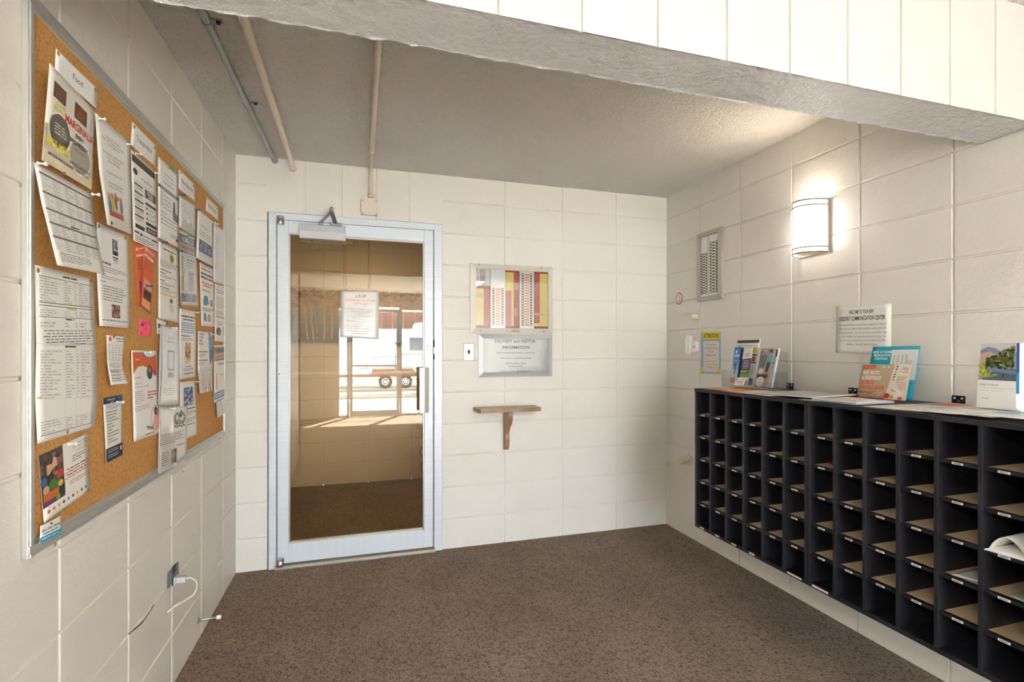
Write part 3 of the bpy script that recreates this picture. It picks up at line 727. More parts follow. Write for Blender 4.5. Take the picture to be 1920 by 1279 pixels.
# looking for help
s = note('white sheet with a slate stripe and small boot drawing, green pin on top', [((296.6, 293), (334, 327.8)), ((296.6, 445, 0.002), (335, 464.8, 0.002))])
s.text('Looking for help?', 0.5, 0.155, 0.030, '4a4846', maxw=0.66); s.text('We make it easy to find', 0.5, 0.21, 0.028, '8f93b4', maxw=0.86); s.text('findhelpidaho.org', 0.5, 0.27, 0.036, '55597c', maxw=0.78)
s.rect(0, 0.325, 1, 0.365, '5f6478'); s.words(0.1, 0.9, 0.345, 0.012, 'dcdde4', lift=0.0006)
for i in range(4): s.ring(0.15, 0.42+i*0.05, 0.04, 0.018, 0.008, '50587c'); s.words(0.25, 0.62, 0.43+i*0.05, 0.010, '6a6764')
s.poly([(0.74, 0.42), (0.80, 0.42), (0.82, 0.56), (0.97, 0.58), (0.97, 0.68), (0.72, 0.66), (0.70, 0.58)], '52597e'); s.ring(0.84, 0.61, 0.06, 0.04, 0.02, 'cdb84e'); s.words(0.7, 0.97, 0.70, 0.008, '6a6764')
s.words(0.08, 0.4, 0.65, 0.01, '6a6764')
for i in range(3): s.oval(0.14, 0.70+i*0.045, 0.03, 0.014, '8087b0'); s.words(0.22, 0.85, 0.70+i*0.045, 0.009, '6a6764')
s.para(0.55, 0.95, 0.86, 0.92, 3); s.rect(0.84, 0.90, 0.96, 0.935, '46444e')
o = s.done(); pin(o, 318.5, 315, 'green'); 
# smudged picture
s = note('pale grey sketch of a bouquet with two blue pins under the Other Resources card', [((336, 366, 0.002), (366, 385, 0.002)), ((336.5, 425.4, 0.004), (367, 445, 0.004))], 'dcd9d2')
rr = random.Random(4)
s.poly([(0.05, 0.98), (0.95, 0.98), (0.75, 0.66), (0.25, 0.66)], 'c3bcae'); s.rect(0.40, 0.35, 0.62, 0.72, 'e4e4e2')
for i in range(16): s.oval(rr.uniform(0.22, 0.78), rr.uniform(0.18, 0.5), rr.uniform(0.05, 0.12), rr.uniform(0.03, 0.07), rr.choice(['e6e4df', 'cfcfc6', 'd4d8d6', 'c4c6bc']), 0.0004+i*0.00002, 9)
o = s.done(); pin(o, 337, 364.5, 'blue'); pin(o, 366, 393, 'blue')
# homeless sheet
def homeless(s, tabs=False):
    s.rect(0, 0.03, 1, 0.15, '2e2c2e'); s.text('HOMELESS?', 0.5, 0.13, 0.075, 'dfe3e6', maxw=0.9, bold=True); s.rect(0, 0.16, 1, 0.235, 'c9803c'); s.text('Bring Someone Home', 0.5, 0.218, 0.035, '302a26', maxw=0.85, bold=True); s.rect(0, 0.245, 1, 0.275, '6787a8')
s = note('HOMELESS poster in a shiny plastic cover with a green pin', [((336, 432, 0.004), (366, 447, 0.003)), ((339, 571, 0.006), (370.3, 573, 0.005))])
homeless(s); s.text('ARE YOU LIVING', 0.65, 0.32, 0.024, '2a2a2a', maxw=0.6, bold=True); s.words(0.4, 0.9, 0.36, 0.02, '444444', center=True); s.words(0.4, 0.9, 0.40, 0.014, '6787a8', center=True); s.para(0.45, 0.85, 0.42, 0.48, 3, center=True)
s.poly([(0.10, 0.32), (0.20, 0.32), (0.24, 0.6), (0.12, 0.6)], 'cdcac6'); s.rect(0.08, 0.60, 0.20, 0.80, 'd08c5c'); s.ring(0.20, 0.45, 0.1, 0.12, 0.008, '444444'); s.rect(0.46, 0.52, 0.84, 0.80, 'bdbab6'); s.rect(0.5, 0.54, 0.8, 0.56, '7e9cb8'); s.oval(0.65, 0.62, 0.05, 0.012, 'c9803c'); s.hline(0.82); s.rect(0.02, 0.84, 0.98, 0.96, '33343a')
s.words(0.1, 0.85, 0.87, 0.022, '8fb8dc', lift=0.0006); s.words(0.1, 0.8, 0.91, 0.022, '8fb8dc', lift=0.0006)
o = s.done(); pin(o, 352, 442.5, 'green', 0.006)
k = Sheet('plastic_cover', None, None, Lrows(((335, 429, 0.008), (367, 444, 0.007)), ((338, 574, 0.012), (371.5, 576, 0.010))), parent=o, mat=M_sleeve, bow=0.004, thick=0.0003); k.done()
# chart sheet
s = note('white chart sheet with a slate blue panel below the smallest header card', [((370.7, 391.6, 0.004), (398.8, 415, 0.002)), ((368, 483.6, 0.012), (399.8, 500.5, 0.004))])
s.words(0.2, 0.75, 0.28, 0.014, '5a5856'); 
for i in range(5):
    s.ring(0.2+i*0.14, 0.40, 0.03, 0.02, 0.01, ['8aa86a', 'b06a5a', '7a7a78', 'b06a5a', '8aa86a'][i]); s.rect(0.18+i*0.14, 0.44, 0.23+i*0.14, 0.47, ['a8a4a0', 'c06a5a', 'a8a4a0', 'a8a4a0', 'a8a4a0'][i]); s.words(0.15+i*0.14, 0.26+i*0.14, 0.50, 0.008, '6a6764')
s.rect(0.12, 0.58, 0.92, 0.83, '66788a'); s.words(0.3, 0.7, 0.63, 0.018, 'd4dade', lift=0.0006)
for i in range(3): s.ring(0.25+i*0.25, 0.72, 0.06, 0.05, 0.02, 'cdd4da')
s.hline(0.89, 'a8a4a0')
o = s.done(); pin(o, 397, 417, 'clear')
s = note('wrinkled ruled sheet at the upper right edge of the board', [((400.7, 418.9, 0.003), (423, 434.8, 0.002)), ((400.7, 528, 0.004), (423, 535.7, 0.002))], 'eeeeec')
for i in range(26): s.hline(0.14+i*0.031, 'cfcfcf', t=0.0008)
for i in range(22): s.words(0.1, 0.5, 0.16+i*0.031, 0.007, 'b8b8b8', s.rnd.uniform(0.3, 0.9))
s.vline(0.52, 0.1, 0.95, 'c4c0ba'); o = s.done(); pin(o, 402, 420, 'clear'); pin(o, 421.5, 436, 'clear')
# letter with portrait logo
s = note('white letter with a black and blue logo above and small photo at its foot', [((181.7, 416, 0.002), (239.8, 443)), ((181, 500, 0.003), (243, 520)), ((187, 611.4, 0.008), (244, 616, 0.003))])
s.rect(0.46, 0.10, 0.50, 0.26, '333a46'); s.rect(0.50, 0.10, 0.63, 0.14, '8c9098'); s.oval(0.57, 0.17, 0.055, 0.035, '3a6c94'); s.oval(0.60, 0.18, 0.03, 0.025, 'a05a4a'); s.rect(0.50, 0.215, 0.63, 0.26, '2b2e36'); s.words(0.46, 0.63, 0.285, 0.02, '44505c'); s.words(0.48, 0.62, 0.31, 0.016, '6a8cac'); s.words(0.5, 0.62, 0.335, 0.01, '6a8cac')
s.words(0.12, 0.4, 0.37, 0.018, '4a7898'); s.para(0.12, 0.93, 0.40, 0.46, 3, '77746f'); s.para(0.12, 0.93, 0.49, 0.53, 2, '77746f'); s.words(0.10, 0.25, 0.56, 0.01, '77746f')
for i in range(6): s.oval(0.11, 0.60+i*0.027, 0.008, 0.004, '44423e'); s.words(0.15, 0.93, 0.60+i*0.027, 0.009, '6a6764', s.rnd.uniform(0.6, 1))
s.photo(0.38, 0.77, 0.65, 0.905, ['6a5048', 'b06038', '8a6a58', '48506a', 'd8b890', 'c89058'], blobs=22); s.words(0.08, 0.92, 0.935, 0.012, '5f86a6')
o = s.done(); pin(o, 184.5, 424, 'brass'); pin(o, 235, 446, 'brass')
# orange brochures
s = Sheet('brochure', 'orange brochure partly hidden behind its twin on the cork board', 'brochure', Lrows(((251.8, 457.7), (269.8, 453)), ((259.4, 572), (284, 574))), 'd9663a', 'orange brochures pinned with one blue pin')
s.oval(0.2, 0.09, 0.08, 0.025, 'f0e6de'); s.words(0.3, 0.95, 0.09, 0.02, 'f0e6de', lift=0.0006); s.rect(0.12, 0.18, 0.95, 0.21, 'f0ece6'); s.para(0.12, 0.8, 0.26, 0.42, 6, '8a3c24'); s.rect(0.2, 0.6, 0.5, 0.95, '7a4a80'); s.done()
s = Sheet('brochure', 'orange brochure lying over its twin with a blue pin through it', 'brochure', Lrows(((270.7, 452.3, 0.002), (290.8, 472, 0.002)), ((263.5, 572, 0.004), (282.4, 586, 0.003))), 'dc6a3c', 'orange brochures pinned with one blue pin')
s.oval(0.22, 0.09, 0.10, 0.03, 'f0e6de'); s.words(0.35, 0.95, 0.09, 0.02, 'f0e6de', lift=0.0006); s.rect(0.1, 0.17, 0.9, 0.205, 'f0ece6'); s.words(0.3, 0.7, 0.19, 0.012, '8a8480', lift=0.0006); s.para(0.1, 0.9, 0.25, 0.42, 7, '9a4428')
s.rect(0, 0.42, 0.06, 1, '6a4a70'); s.rect(0.15, 0.55, 0.9, 0.70, 'e8a078'); s.rect(0.2, 0.70, 0.92, 0.86, '7a3c28'); s.rect(0.26, 0.73, 0.86, 0.82, '4e3028'); s.rect(0.1, 0.86, 0.9, 0.99, 'e6a07c')
o = s.done(); pin(o, 274, 536, 'blue', 0.004)
# lion letter
s = note('white letter with a yellow oval crest and a yellow stripe', [((297.5, 452), (334, 470)), ((297, 596.7, 0.002), (336, 606, 0.002))])
s.words(0.2, 0.85, 0.07, 0.018, '44423e'); s.oval(0.65, 0.155, 0.12, 0.065, 'c8b436'); s.oval(0.65, 0.155, 0.08, 0.045, '8c8434'); s.text('L', 0.65, 0.175, 0.045, '2b3a5e', bold=True)
s.para(0.06, 0.95, 0.22, 0.31, 5); s.words(0.06, 0.6, 0.35, 0.012, '2f2d2b'); s.words(0.06, 0.32, 0.39, 0.012, '2f2d2b'); s.para(0.06, 0.92, 0.41, 0.45, 2); s.words(0.06, 0.3, 0.49, 0.012, '2f2d2b'); s.para(0.06, 0.92, 0.51, 0.55, 2); s.words(0.06, 0.5, 0.58, 0.012, '2f2d2b'); s.para(0.06, 0.92, 0.595, 0.635, 2)
s.rect(0.05, 0.655, 0.80, 0.675, 'dccb2c'); s.poly([(0.52, 0.72), (0.60, 0.695), (0.68, 0.72), (0.66, 0.76), (0.54, 0.76)], '2c4f86'); s.oval(0.6, 0.76, 0.05, 0.015, 'd2be34'); s.para(0.5, 0.72, 0.78, 0.88, 6, center=True)
o = s.done(); pin(o, 303.5, 454.5, 'blue'); pin(o, 333.5, 470.5, 'blue')
# instruction sheet
s = note('white instruction sheet with blue clip art and red no symbols', [((374.4, 491.6, 0.003), (399.4, 504.7, 0.002)), ((377.2, 610.7, 0.003), (402.6, 613.5, 0.002))])
s.words(0.1, 0.8, 0.08, 0.018, '44423e'); s.words(0.06, 0.95, 0.155, 0.03, '2a2826'); s.words(0.06, 0.95, 0.215, 0.03, '2a2826'); s.words(0.08, 0.92, 0.30, 0.02, 'cf4a34'); s.words(0.2, 0.8, 0.34, 0.02, 'cf4a34'); s.words(0.1, 0.75, 0.42, 0.015, '55524f')
s.poly([(0.18, 0.60), (0.28, 0.50), (0.50, 0.50), (0.60, 0.62), (0.4, 0.66), (0.2, 0.66)], '5b93b8'); s.ring(0.80, 0.60, 0.10, 0.055, 0.03, 'c8584a'); s.oval(0.8, 0.6, 0.05, 0.03, '6a9cc0'); s.words(0.1, 0.95, 0.71, 0.014, '55524f'); s.words(0.1, 0.7, 0.74, 0.014, '55524f')
s.poly([(0.18, 0.88), (0.2, 0.80), (0.28, 0.76), (0.38, 0.84), (0.42, 0.92), (0.22, 0.92)], '5b93b8'); s.ring(0.58, 0.86, 0.11, 0.06, 0.03, 'c8584a'); s.oval(0.58, 0.86, 0.05, 0.035, '8aa4bc')
o = s.done(); pin(o, 399, 506, 'clear')
s = note('narrow white sheet with a small dark photo near its foot, at the right frame edge', [((402.6, 531, 0.002), (422.3, 538.5, 0.001)), ((402.6, 639.8, 0.002), (422.3, 641.7, 0.001))])
s.words(0.1, 0.9, 0.10, 0.014, '5f86a6'); s.words(0.2, 0.8, 0.14, 0.012, '55524f'); s.para(0.1, 0.92, 0.20, 0.42, 12, '8a8784'); s.para(0.1, 0.9, 0.46, 0.54, 4); s.words(0.1, 0.9, 0.57, 0.014, '44423e'); s.words(0.15, 0.6, 0.655, 0.014, '6a9cc0'); s.oval(0.35, 0.70, 0.06, 0.012, 'b84a40'); s.oval(0.55, 0.695, 0.05, 0.012, 'b84a40')
s.oval(0.35, 0.82, 0.22, 0.07, '5d5450'); s.oval(0.3, 0.80, 0.1, 0.05, '8a5e54'); s.oval(0.45, 0.85, 0.12, 0.04, '8c8a92'); s.para(0.72, 0.95, 0.72, 0.88, 6)
o = s.done(); pin(o, 412, 537, 'clear')
s = note('white sheet with blue centred print around a small statue photo', [((337, 578, 0.002), (366.5, 584.5, 0.002)), ((336, 650, 0.003), (368, 652, 0.004)), ((337, 711.9, 0.003), (366.2, 706.3, 0.003))])
s.words(0.08, 0.95, 0.10, 0.022, '33302e'); s.words(0.2, 0.85, 0.145, 0.024, '5b88b0', center=True)
for i in range(5): s.words(0.08, 0.9, 0.20+i*0.032, 0.016, '7aa0c4', 0.98, True)
s.words(0.1, 0.6, 0.385, 0.014, '33302e'); s.para(0.1, 0.9, 0.41, 0.46, 3)
s.photo(0.32, 0.48, 0.66, 0.78, ['e2cfa8', 'b08a5c', '8a6248', 'd8a850', '7a4a3a', 'c46a52', '6a8898'], blobs=22); s.words(0.35, 0.7, 0.83, 0.016, '6a94bc', center=True); s.words(0.2, 0.85, 0.865, 0.014, '6a94bc', center=True); s.words(0.3, 0.8, 0.89, 0.01, '6a94bc', center=True); s.words(0.25, 0.85, 0.93, 0.014, '33302e', center=True)
o = s.done(); pin(o, 352, 702, 'brass'); pin(o, 365, 586, 'clear')
s = Sheet('card', 'bright pink square card below the orange brochures', 'card', Lrows(((261.7, 598), (283.3, 599.7)), ((260.8, 629.4), (283.7, 630.9))), 'ff5f80', None)
s.oval(0.22, 0.32, 0.13, 0.10, '6a4a90'); s.rect(0.12, 0.3, 0.34, 0.42, '5a3c80'); s.para(0.62, 0.95, 0.08, 0.36, 5, 'a03a58'); s.words(0.46, 0.58, 0.53, 0.05, '7a2c50'); s.words(0.46, 0.58, 0.62, 0.05, '7a2c50'); s.para(0.05, 0.3, 0.75, 0.95, 4, 'a03a58'); s.para(0.7, 0.95, 0.8, 0.95, 3, 'a03a58')
o = s.done(); pin(o, 272, 606, 'brass')
s = note('long crinkled white receipt form with a red shield mark', [((199.7, 628), (234.7, 631.3)), ((201.4, 683, 0.010), (229, 684, 0.002)), ((208.4, 722, 0.016), (240, 718.8, 0.022))], name='receipt_form', cat='form')
s.oval(0.18, 0.08, 0.07, 0.05, 'cc4a48'); s.words(0.5, 0.92, 0.06, 0.02, '44423e'); s.words(0.55, 0.9, 0.11, 0.015, '44423e'); table_sheet(s, 0.17, 0.52, 7, [0.27, 0.46, 0.66]); s.para(0.08, 0.9, 0.56, 0.66, 4, center=True); 
for v in (0.70, 0.735, 0.80, 0.86, 0.91): s.hline(v, '44423e', t=0.003); s.words(0.1, 0.9, v+0.02, 0.012, '6a6764', 0.7)
o = s.done(); pin(o, 213.5, 631.5, 'brass')
s = note('narrow rack card with dark navy header and footer, left of the orange topped flyer', [((193, 747, 0.002), (229, 739.6)), ((200, 868, 0.004), (229.7, 852.7, 0.002))], 'e2dfd8', name='rack_card', cat='rack card')
s.rect(0, 0, 1, 0.10, '232c44'); s.rect(0.74, 0, 1, 0.10, '2f5f8a'); s.text('Mobile Meeting Signs', 0.4, 0.05, 0.022, 'e8e8ea', maxw=0.66, bold=True); s.text('for youth', 0.42, 0.085, 0.02, 'e8e8ea', maxw=0.4, bold=True); s.para(0.1, 0.9, 0.12, 0.20, 3, '4c7c98', center=True)
for i in range(11): s.words(0.12, 0.9, 0.235+i*0.047, 0.014, '55524f', s.rnd.uniform(0.35, 0.95))
s.rect(0, 0.79, 1, 1, '232c44'); s.rect(0.84, 0.83, 0.95, 0.90, 'c8ccd4')
for v in (0.83, 0.86, 0.91, 0.94): s.words(0.1, 0.75, v, 0.012, 'c8ccd4', 0.95, lift=0.0006)
o = s.done(); pin(o, 219, 754.5, 'white', 0.003)
# orange-topped flyer
s = note('tall white flyer with a wavy orange top and a woman in pink at its foot', [((246.3, 656.9, 0.003), (293.8, 658, 0.001)), ((251, 828.7, 0.003), (300.8, 811, 0.003))], 'eeece9', name='flyer', cat='flyer')
pts = [(0.04, 0.02), (0.36, 0.02), (0.46, 0.06), (0.62, 0.085), (0.80, 0.08), (0.95, 0.05), (0.95, 0.30), (0.80, 0.27), (0.62, 0.20), (0.40, 0.165), (0.20, 0.18), (0.04, 0.25)]
s.poly(pts, 'd8663a'); s.poly([(0.36, 0.02), (0.42, 0.02), (0.52, 0.06), (0.64, 0.075), (0.80, 0.07), (0.95, 0.04), (0.95, 0.05), (0.80, 0.08), (0.62, 0.088), (0.46, 0.066)], '3c8cb4')
s.poly([(0.04, 0.25), (0.2, 0.18), (0.40, 0.163), (0.60, 0.19), (0.60, 0.20), (0.40, 0.173), (0.2, 0.19), (0.04, 0.262)], '86b04a')
s.text('workreadi', 0.20, 0.11, 0.020, 'f2e8e2', maxw=0.26, bold=True); s.text('Access', 0.24, 0.135, 0.016, '4a3c7a', maxw=0.2, bold=True)
s.oval(0.66, 0.25, 0.12, 0.085, '5a5552'); s.oval(0.66, 0.22, 0.05, 0.03, 'a87a60'); s.oval(0.66, 0.295, 0.08, 0.035, '3c4454'); s.oval(0.87, 0.265, 0.06, 0.038, 'c46a4a'); s.oval(0.87, 0.25, 0.03, 0.02, '7a4a3a')
s.text('55 or older?', 0.07, 0.315, 0.026, 'cf5a3c', 'l', 0.34); s.text('Looking for work?', 0.07, 0.375, 0.020, '8aa83c', 'l', 0.45); s.text('Let us help you join the workforce!', 0.07, 0.415, 0.020, '8aa83c', 'l', 0.72); s.para(0.07, 0.42, 0.45, 0.60, 7, '8d8a86'); s.words(0.55, 0.92, 0.48, 0.016, 'c8503c'); s.words(0.55, 0.9, 0.515, 0.016, 'c8503c'); s.words(0.55, 0.75, 0.55, 0.016, 'c8503c'); s.para(0.07, 0.70, 0.615, 0.68, 4, '9a9794')
s.ring(0.83, 0.80, 0.19, 0.15, 0.012, 'cf4a3c', 1.9, 4.9); s.oval(0.84, 0.72, 0.075, 0.05, '4a3630'); s.oval(0.85, 0.735, 0.05, 0.038, 'b07a5e'); s.poly([(0.76, 0.78), (0.90, 0.76), (1.0, 0.82), (1.0, 0.945), (0.76, 0.955), (0.70, 0.90)], 'e2a4a0'); s.oval(0.78, 0.92, 0.08, 0.02, 'a86a4e'); s.poly([(0.46, 0.865), (0.72, 0.90), (0.72, 0.925), (0.46, 0.89)], '2f8fc0'); s.poly([(0.46, 0.885), (0.72, 0.92), (0.72, 0.94), (0.46, 0.905)], 'e2a03c'); s.words(0.4, 0.75, 0.965, 0.01, '55524f')
o = s.done(); pin(o, 272, 661, 'clear', 0.002)
# sleeve with code picture
s = note('purple printed notice inside a shiny clear plastic sleeve', [((300.7, 610.6, 0.004), (334.7, 616.7, 0.003)), ((297, 759.6, 0.006), (334.7, 758.4, 0.005))], 'e6e8ea')
s.text('SCAN FOR FREE', 0.6, 0.15, 0.024, '5d7a78', maxw=0.62, bold=True); s.text('HAVING A RESOURCES', 0.6, 0.20, 0.022, '4c4a5c', maxw=0.7, bold=True); s.rect(0.40, 0.30, 0.76, 0.56, '6f5f80'); s.rect(0.44, 0.32, 0.72, 0.54, 'd8d4dc'); s.rect(0.44, 0.585, 0.76, 0.65, '5c4874'); s.para(0.2, 0.85, 0.78, 0.88, 4, '7c9a8c', center=True)
o = s.done(); pin(o, 322, 615, 'clear', 0.006)
k = Sheet('plastic_cover', None, None, Lrows(((299, 608, 0.010), (336, 614, 0.008)), ((295.5, 762, 0.014), (337, 760.5, 0.010))), parent=o, mat=M_sleeve, bow=0.006, thick=0.0003); k.done()
s = Sheet('business_card', 'small white card half hidden above the clear plastic sleeve', 'business card', Lrows(((294, 597, 0.001), (311.7, 604.5, 0.001)), ((294.7, 626, 0.001), (311.7, 626, 0.001))), 'e4e2de')
s.rect(0.1, 0.3, 0.4, 0.6, '55505a'); s.words(0.4, 0.9, 0.4, 0.08, '7a94ac'); s.words(0.1, 0.9, 0.8, 0.06, '7a94ac'); o = s.done(); pin(o, 313.5, 605.5, 'brass')
# tear-off sheets
def tearoff(label, rows, strips, draw, pins):
    s = note(label, rows, name='tear_off_notice', cat='tear-off notice'); draw(s); o = s.done()
    for i, st in enumerate(strips):
        k = Sheet('tear_strip', None, None, Lrows(*st), 'e6e4e0', parent=o); k.rect(0.3, 0.1, 0.45, 0.9, '9a9794'); k.done()
    for p in pins: pin(o, *p)
def dr1(s):
    for i, t in enumerate(['CAP-HOUSING', 'IS OFFERING', 'REFERRAL', 'INCENTIVES!']): s.text(t, 0.05, 0.09+i*0.085, 0.05, '6a94bc', 'l', 0.62, bold=True)
    s.words(0.05, 0.7, 0.52, 0.024, '33302e'); s.para(0.05, 0.62, 0.56, 0.66, 3); s.words(0.05, 0.65, 0.74, 0.024, '33302e'); s.para(0.05, 0.45, 0.78, 0.88, 3); s.hline(0.94)
    s.poly([(0.72, 0.0), (0.94, 0.02), (1.0, 0.5), (0.98, 0.72), (0.80, 0.88), (0.76, 0.5)], '4f88b0'); s.rect(0.80, 0.22, 0.92, 0.46, '7aa8c8'); s.text('FC', 0.84, 0.12, 0.06, 'dfeaf2', bold=True)
def dr2(s):
    homeless(s); s.rect(0, 0.03, 1, 0.15, '8a99a8'); s.text('HOMELESS?', 0.5, 0.13, 0.07, '4a545e', maxw=0.9, bold=True); s.rect(0, 0.16, 1, 0.22, 'c4946a')
    s.words(0.35, 0.9, 0.34, 0.02, '55524f'); s.rect(0.15, 0.5, 0.28, 0.78, 'dcb48c'); s.ring(0.65, 0.5, 0.2, 0.05, 0.02, '8fb0c8', 0.4, 2.6); s.rect(0.03, 0.83, 0.97, 0.95, '7e94aa')
    s.words(0.1, 0.9, 0.87, 0.02, 'd8e4ee', lift=0.0006); s.words(0.1, 0.9, 0.91, 0.02, 'd8e4ee', lift=0.0006)
tearoff('white tear-off notice with blue CAP-HOUSING lettering and a blue arrow band', [((371.5, 621, 0.001), (397.7, 624, 0.001)), ((371, 695.4, 0.003), (398.4, 693, 0.003))],
        [(((371+i*4.5, 695.4-i*0.4, 0.003), (375+i*4.5, 695-i*0.4, 0.003)), ((375+i*4.3, 738-abs(i-1)*1.2-i*0.6, 0.010+0.004*(i % 3)), (378.6+i*4.0, 738-i*0.8, 0.012+0.003*(i % 2)))) for i in range(6)], dr1, [(396, 627.5, 'clear')])
tearoff('white tear-off notice with grey HOMELESS heading at the right frame edge', [((401.8, 647.7, 0.001), (421.9, 647, 0.001)), ((401.3, 756, 0.003), (421.9, 746, 0.002))],
        [(((405.5+i*3.3, 755-i*1.7, 0.003), (408.5+i*3.3, 754-i*1.7, 0.003)), ((408+i*3.1, 783-i*1.8, 0.010+0.003*(i % 2)), (411+i*3.1, 782-i*1.8, 0.012))) for i in range(5)], dr2, [])
s = note('white sheet with a blue and red photo at its head, below the statue sheet', [((337.8, 717, 0.001), (366.2, 713.6, 0.001)), ((337, 829, 0.002), (370.3, 815, 0.003))])
s.photo(0.22, 0.10, 0.80, 0.42, ['4a86b4', 'b0c4d4', '7a3c48', '3c5a78', 'd0d4d8', '9a4a4c'], blobs=22); s.words(0.4, 0.9, 0.48, 0.02, '33302e'); s.para(0.4, 0.95, 0.52, 0.60, 3); s.para(0.4, 0.95, 0.64, 0.72, 3); s.words(0.4, 0.85, 0.76, 0.014, '33302e')
o = s.done(); pin(o, 353, 822, 'brass'); pin(o, 368, 716, 'clear')
s = note('white notice with a black dove and laurel crest, lowest on the board', [((299.5, 763, 0.003), (351.6, 761, 0.003)), ((296, 889, 0.006), (350, 865, 0.004))])
for sg in (-1, 1):
    for i in range(9):
        a = -1.0+i*0.24; s.oval(0.70+sg*0.19*math.cos(a), 0.21+0.12*math.sin(a), 0.028, 0.010, '33312f', 0.0004, 8, 0)
        s.oval(0.70+sg*0.155*math.cos(a), 0.21+0.10*math.sin(a), 0.018, 0.007, '33312f', 0.0004, 8, 0)
s.ring(0.70, 0.21, 0.17, 0.105, 0.006, '33312f', 0.0, 3.14)
s.poly([(0.60, 0.10), (0.68, 0.14), (0.72, 0.08), (0.78, 0.06), (0.76, 0.14), (0.82, 0.16), (0.72, 0.20), (0.66, 0.19)], '6a6764'); s.poly([(0.52, 0.27), (0.66, 0.20), (0.72, 0.24), (0.86, 0.26), (0.74, 0.30), (0.60, 0.30)], 'a8a5a0')
for i in range(5): s.oval(0.54+i*0.08, 0.335+0.012*(i % 2), 0.035, 0.014, '3f3d3b'); 
s.para(0.05, 0.9, 0.42, 0.60, 6, '44423e'); s.words(0.60, 0.9, 0.655, 0.014, '44423e', center=True); s.rect(0.42, 0.70, 0.60, 0.93, '6a5048'); s.oval(0.51, 0.8, 0.05, 0.05, 'b08a74'); s.para(0.1, 0.36, 0.70, 0.92, 7)
o = s.done(); pin(o, 318, 766, 'clear', 0.004)
k = Sheet('plastic_cover', None, None, Lrows(((299, 762, 0.008), (327, 761, 0.008)), ((295, 891, 0.012), (326, 879, 0.014))), parent=o, mat=M_sleeve, bow=0.004, thick=0.0003); k.done()

# ------------------------------------------------------------------ sign on the door glass, panels and switch on the back wall
def Bp(px, py, y): return on(1, y, px, py)
s = Sheet('door_notice', 'white notice with red heading taped to the glass of the door', 'notice', [(Bp(639.5, 545, -0.002), Bp(711, 547, -0.002)), (Bp(638, 632, -0.002), Bp(710, 636, -0.002))], 'eceae6')
x = 0.40
for ch, c in zip('LEAP', ['3f5a86', '4a9a5c', 'd2503c', '3a3a50']): s.text(ch, x, 0.135, 0.055, c, bold=True); x += 0.075
s.text('GOLDEN GLOW TOWER', 0.5, 0.215, 0.040, 'd85a4c', maxw=0.80, bold=True); s.text('RESIDENTS:', 0.5, 0.285, 0.040, 'd85a4c', maxw=0.40, bold=True)
for i, (t, c) in enumerate([('FOR THE SAFETY AND SECURITY', '4a4a4c'), ('OF OUR RESIDENTS AND', '4a4a4c'), ('COMMUNITY', '4a4a4c'), ('DO NOT ALLOW ANY', '7a828c'), ('UNACCOMPANIED', '7a828c'), ('NON RESIDENTS THROUGH THIS', '7a828c'), ('DOOR.', '7a828c'), ('UNACCOMPANIED VISITORS AND', '5a5a5c'), ('UNAUTHORIZED DELIVERIES MUST', '5a5a5c'), ('USE THE MAIN ENTRANCE AND', '5a5a5c'), ('INTERCOM SYSTEM.', '5a5a5c')]):
    s.text(t, 0.5, 0.40+i*0.052, 0.026, c, maxw=0.84)
o = s.done()
k = Sheet('plastic_cover', None, None, [(Bp(638.5, 543.5, -0.004), Bp(712, 545, -0.004)), (Bp(637, 635.5, -0.004), Bp(711, 639, -0.004))], parent=o, mat=M_sleeve, bow=0.001, thick=0.0003); k.done()

def picture_frame(parent, x0, x1, z0, z1, t, w, mat, y=0.0, name='frame'):
    b = B()
    for pts in (((x0, z0), (x1, z0), (x1-w, z0+w), (x0+w, z0+w)), ((x1, z0), (x1, z1), (x1-w, z1-w), (x1-w, z0+w)), ((x1, z1), (x0, z1), (x0+w, z1-w), (x1-w, z1-w)), ((x0, z1), (x0, z0), (x0+w, z0+w), (x0+w, z1-w))):
        o_, i_ = pts[:2], pts[2:]
        F = lambda p, yy: b.verts.new((p[0], yy, p[1]))
        a0, a1 = F(o_[0], y-t*0.55), F(o_[1], y-t*0.55); c1, c0_ = F(i_[0], y-t), F(i_[1], y-t); d1_, d0 = F(i_[0], y-0.001), F(i_[1], y-0.001); e0, e1 = F(o_[0], y), F(o_[1], y)
        b.faces.new((a0, a1, c1, c0_)); b.faces.new((c0_, c1, d1_, d0)); b.faces.new((e0, e1, a1, a0))
    bmesh.ops.remove_doubles(b, verts=b.verts, dist=1e-5); bmesh.ops.recalc_face_normals(b, faces=b.faces)
    return obj(name, b, mat, parent)
M_pframe = simple('pale_metal_frame', rgb(226, 222, 214), 0.38, 0.3)
M_sframe = simple('silver_frame', rgb(206, 212, 218), 0.34, 0.45)
M_redcard = simple('red_card', rgb(178, 52, 48), 0.25); M_yelcard = simple('yellow_card', rgb(228, 204, 112), 0.35)
M_chip = simple('orange_name_chip', rgb(232, 120, 74), 0.4); M_btn = simple('button_black', rgb(70, 66, 58), 0.4); M_btnw = simple('button_cap', rgb(214, 206, 178), 0.35)
M_strip = simple('brushed_strip', rgb(226, 226, 224), 0.3, 0.3)
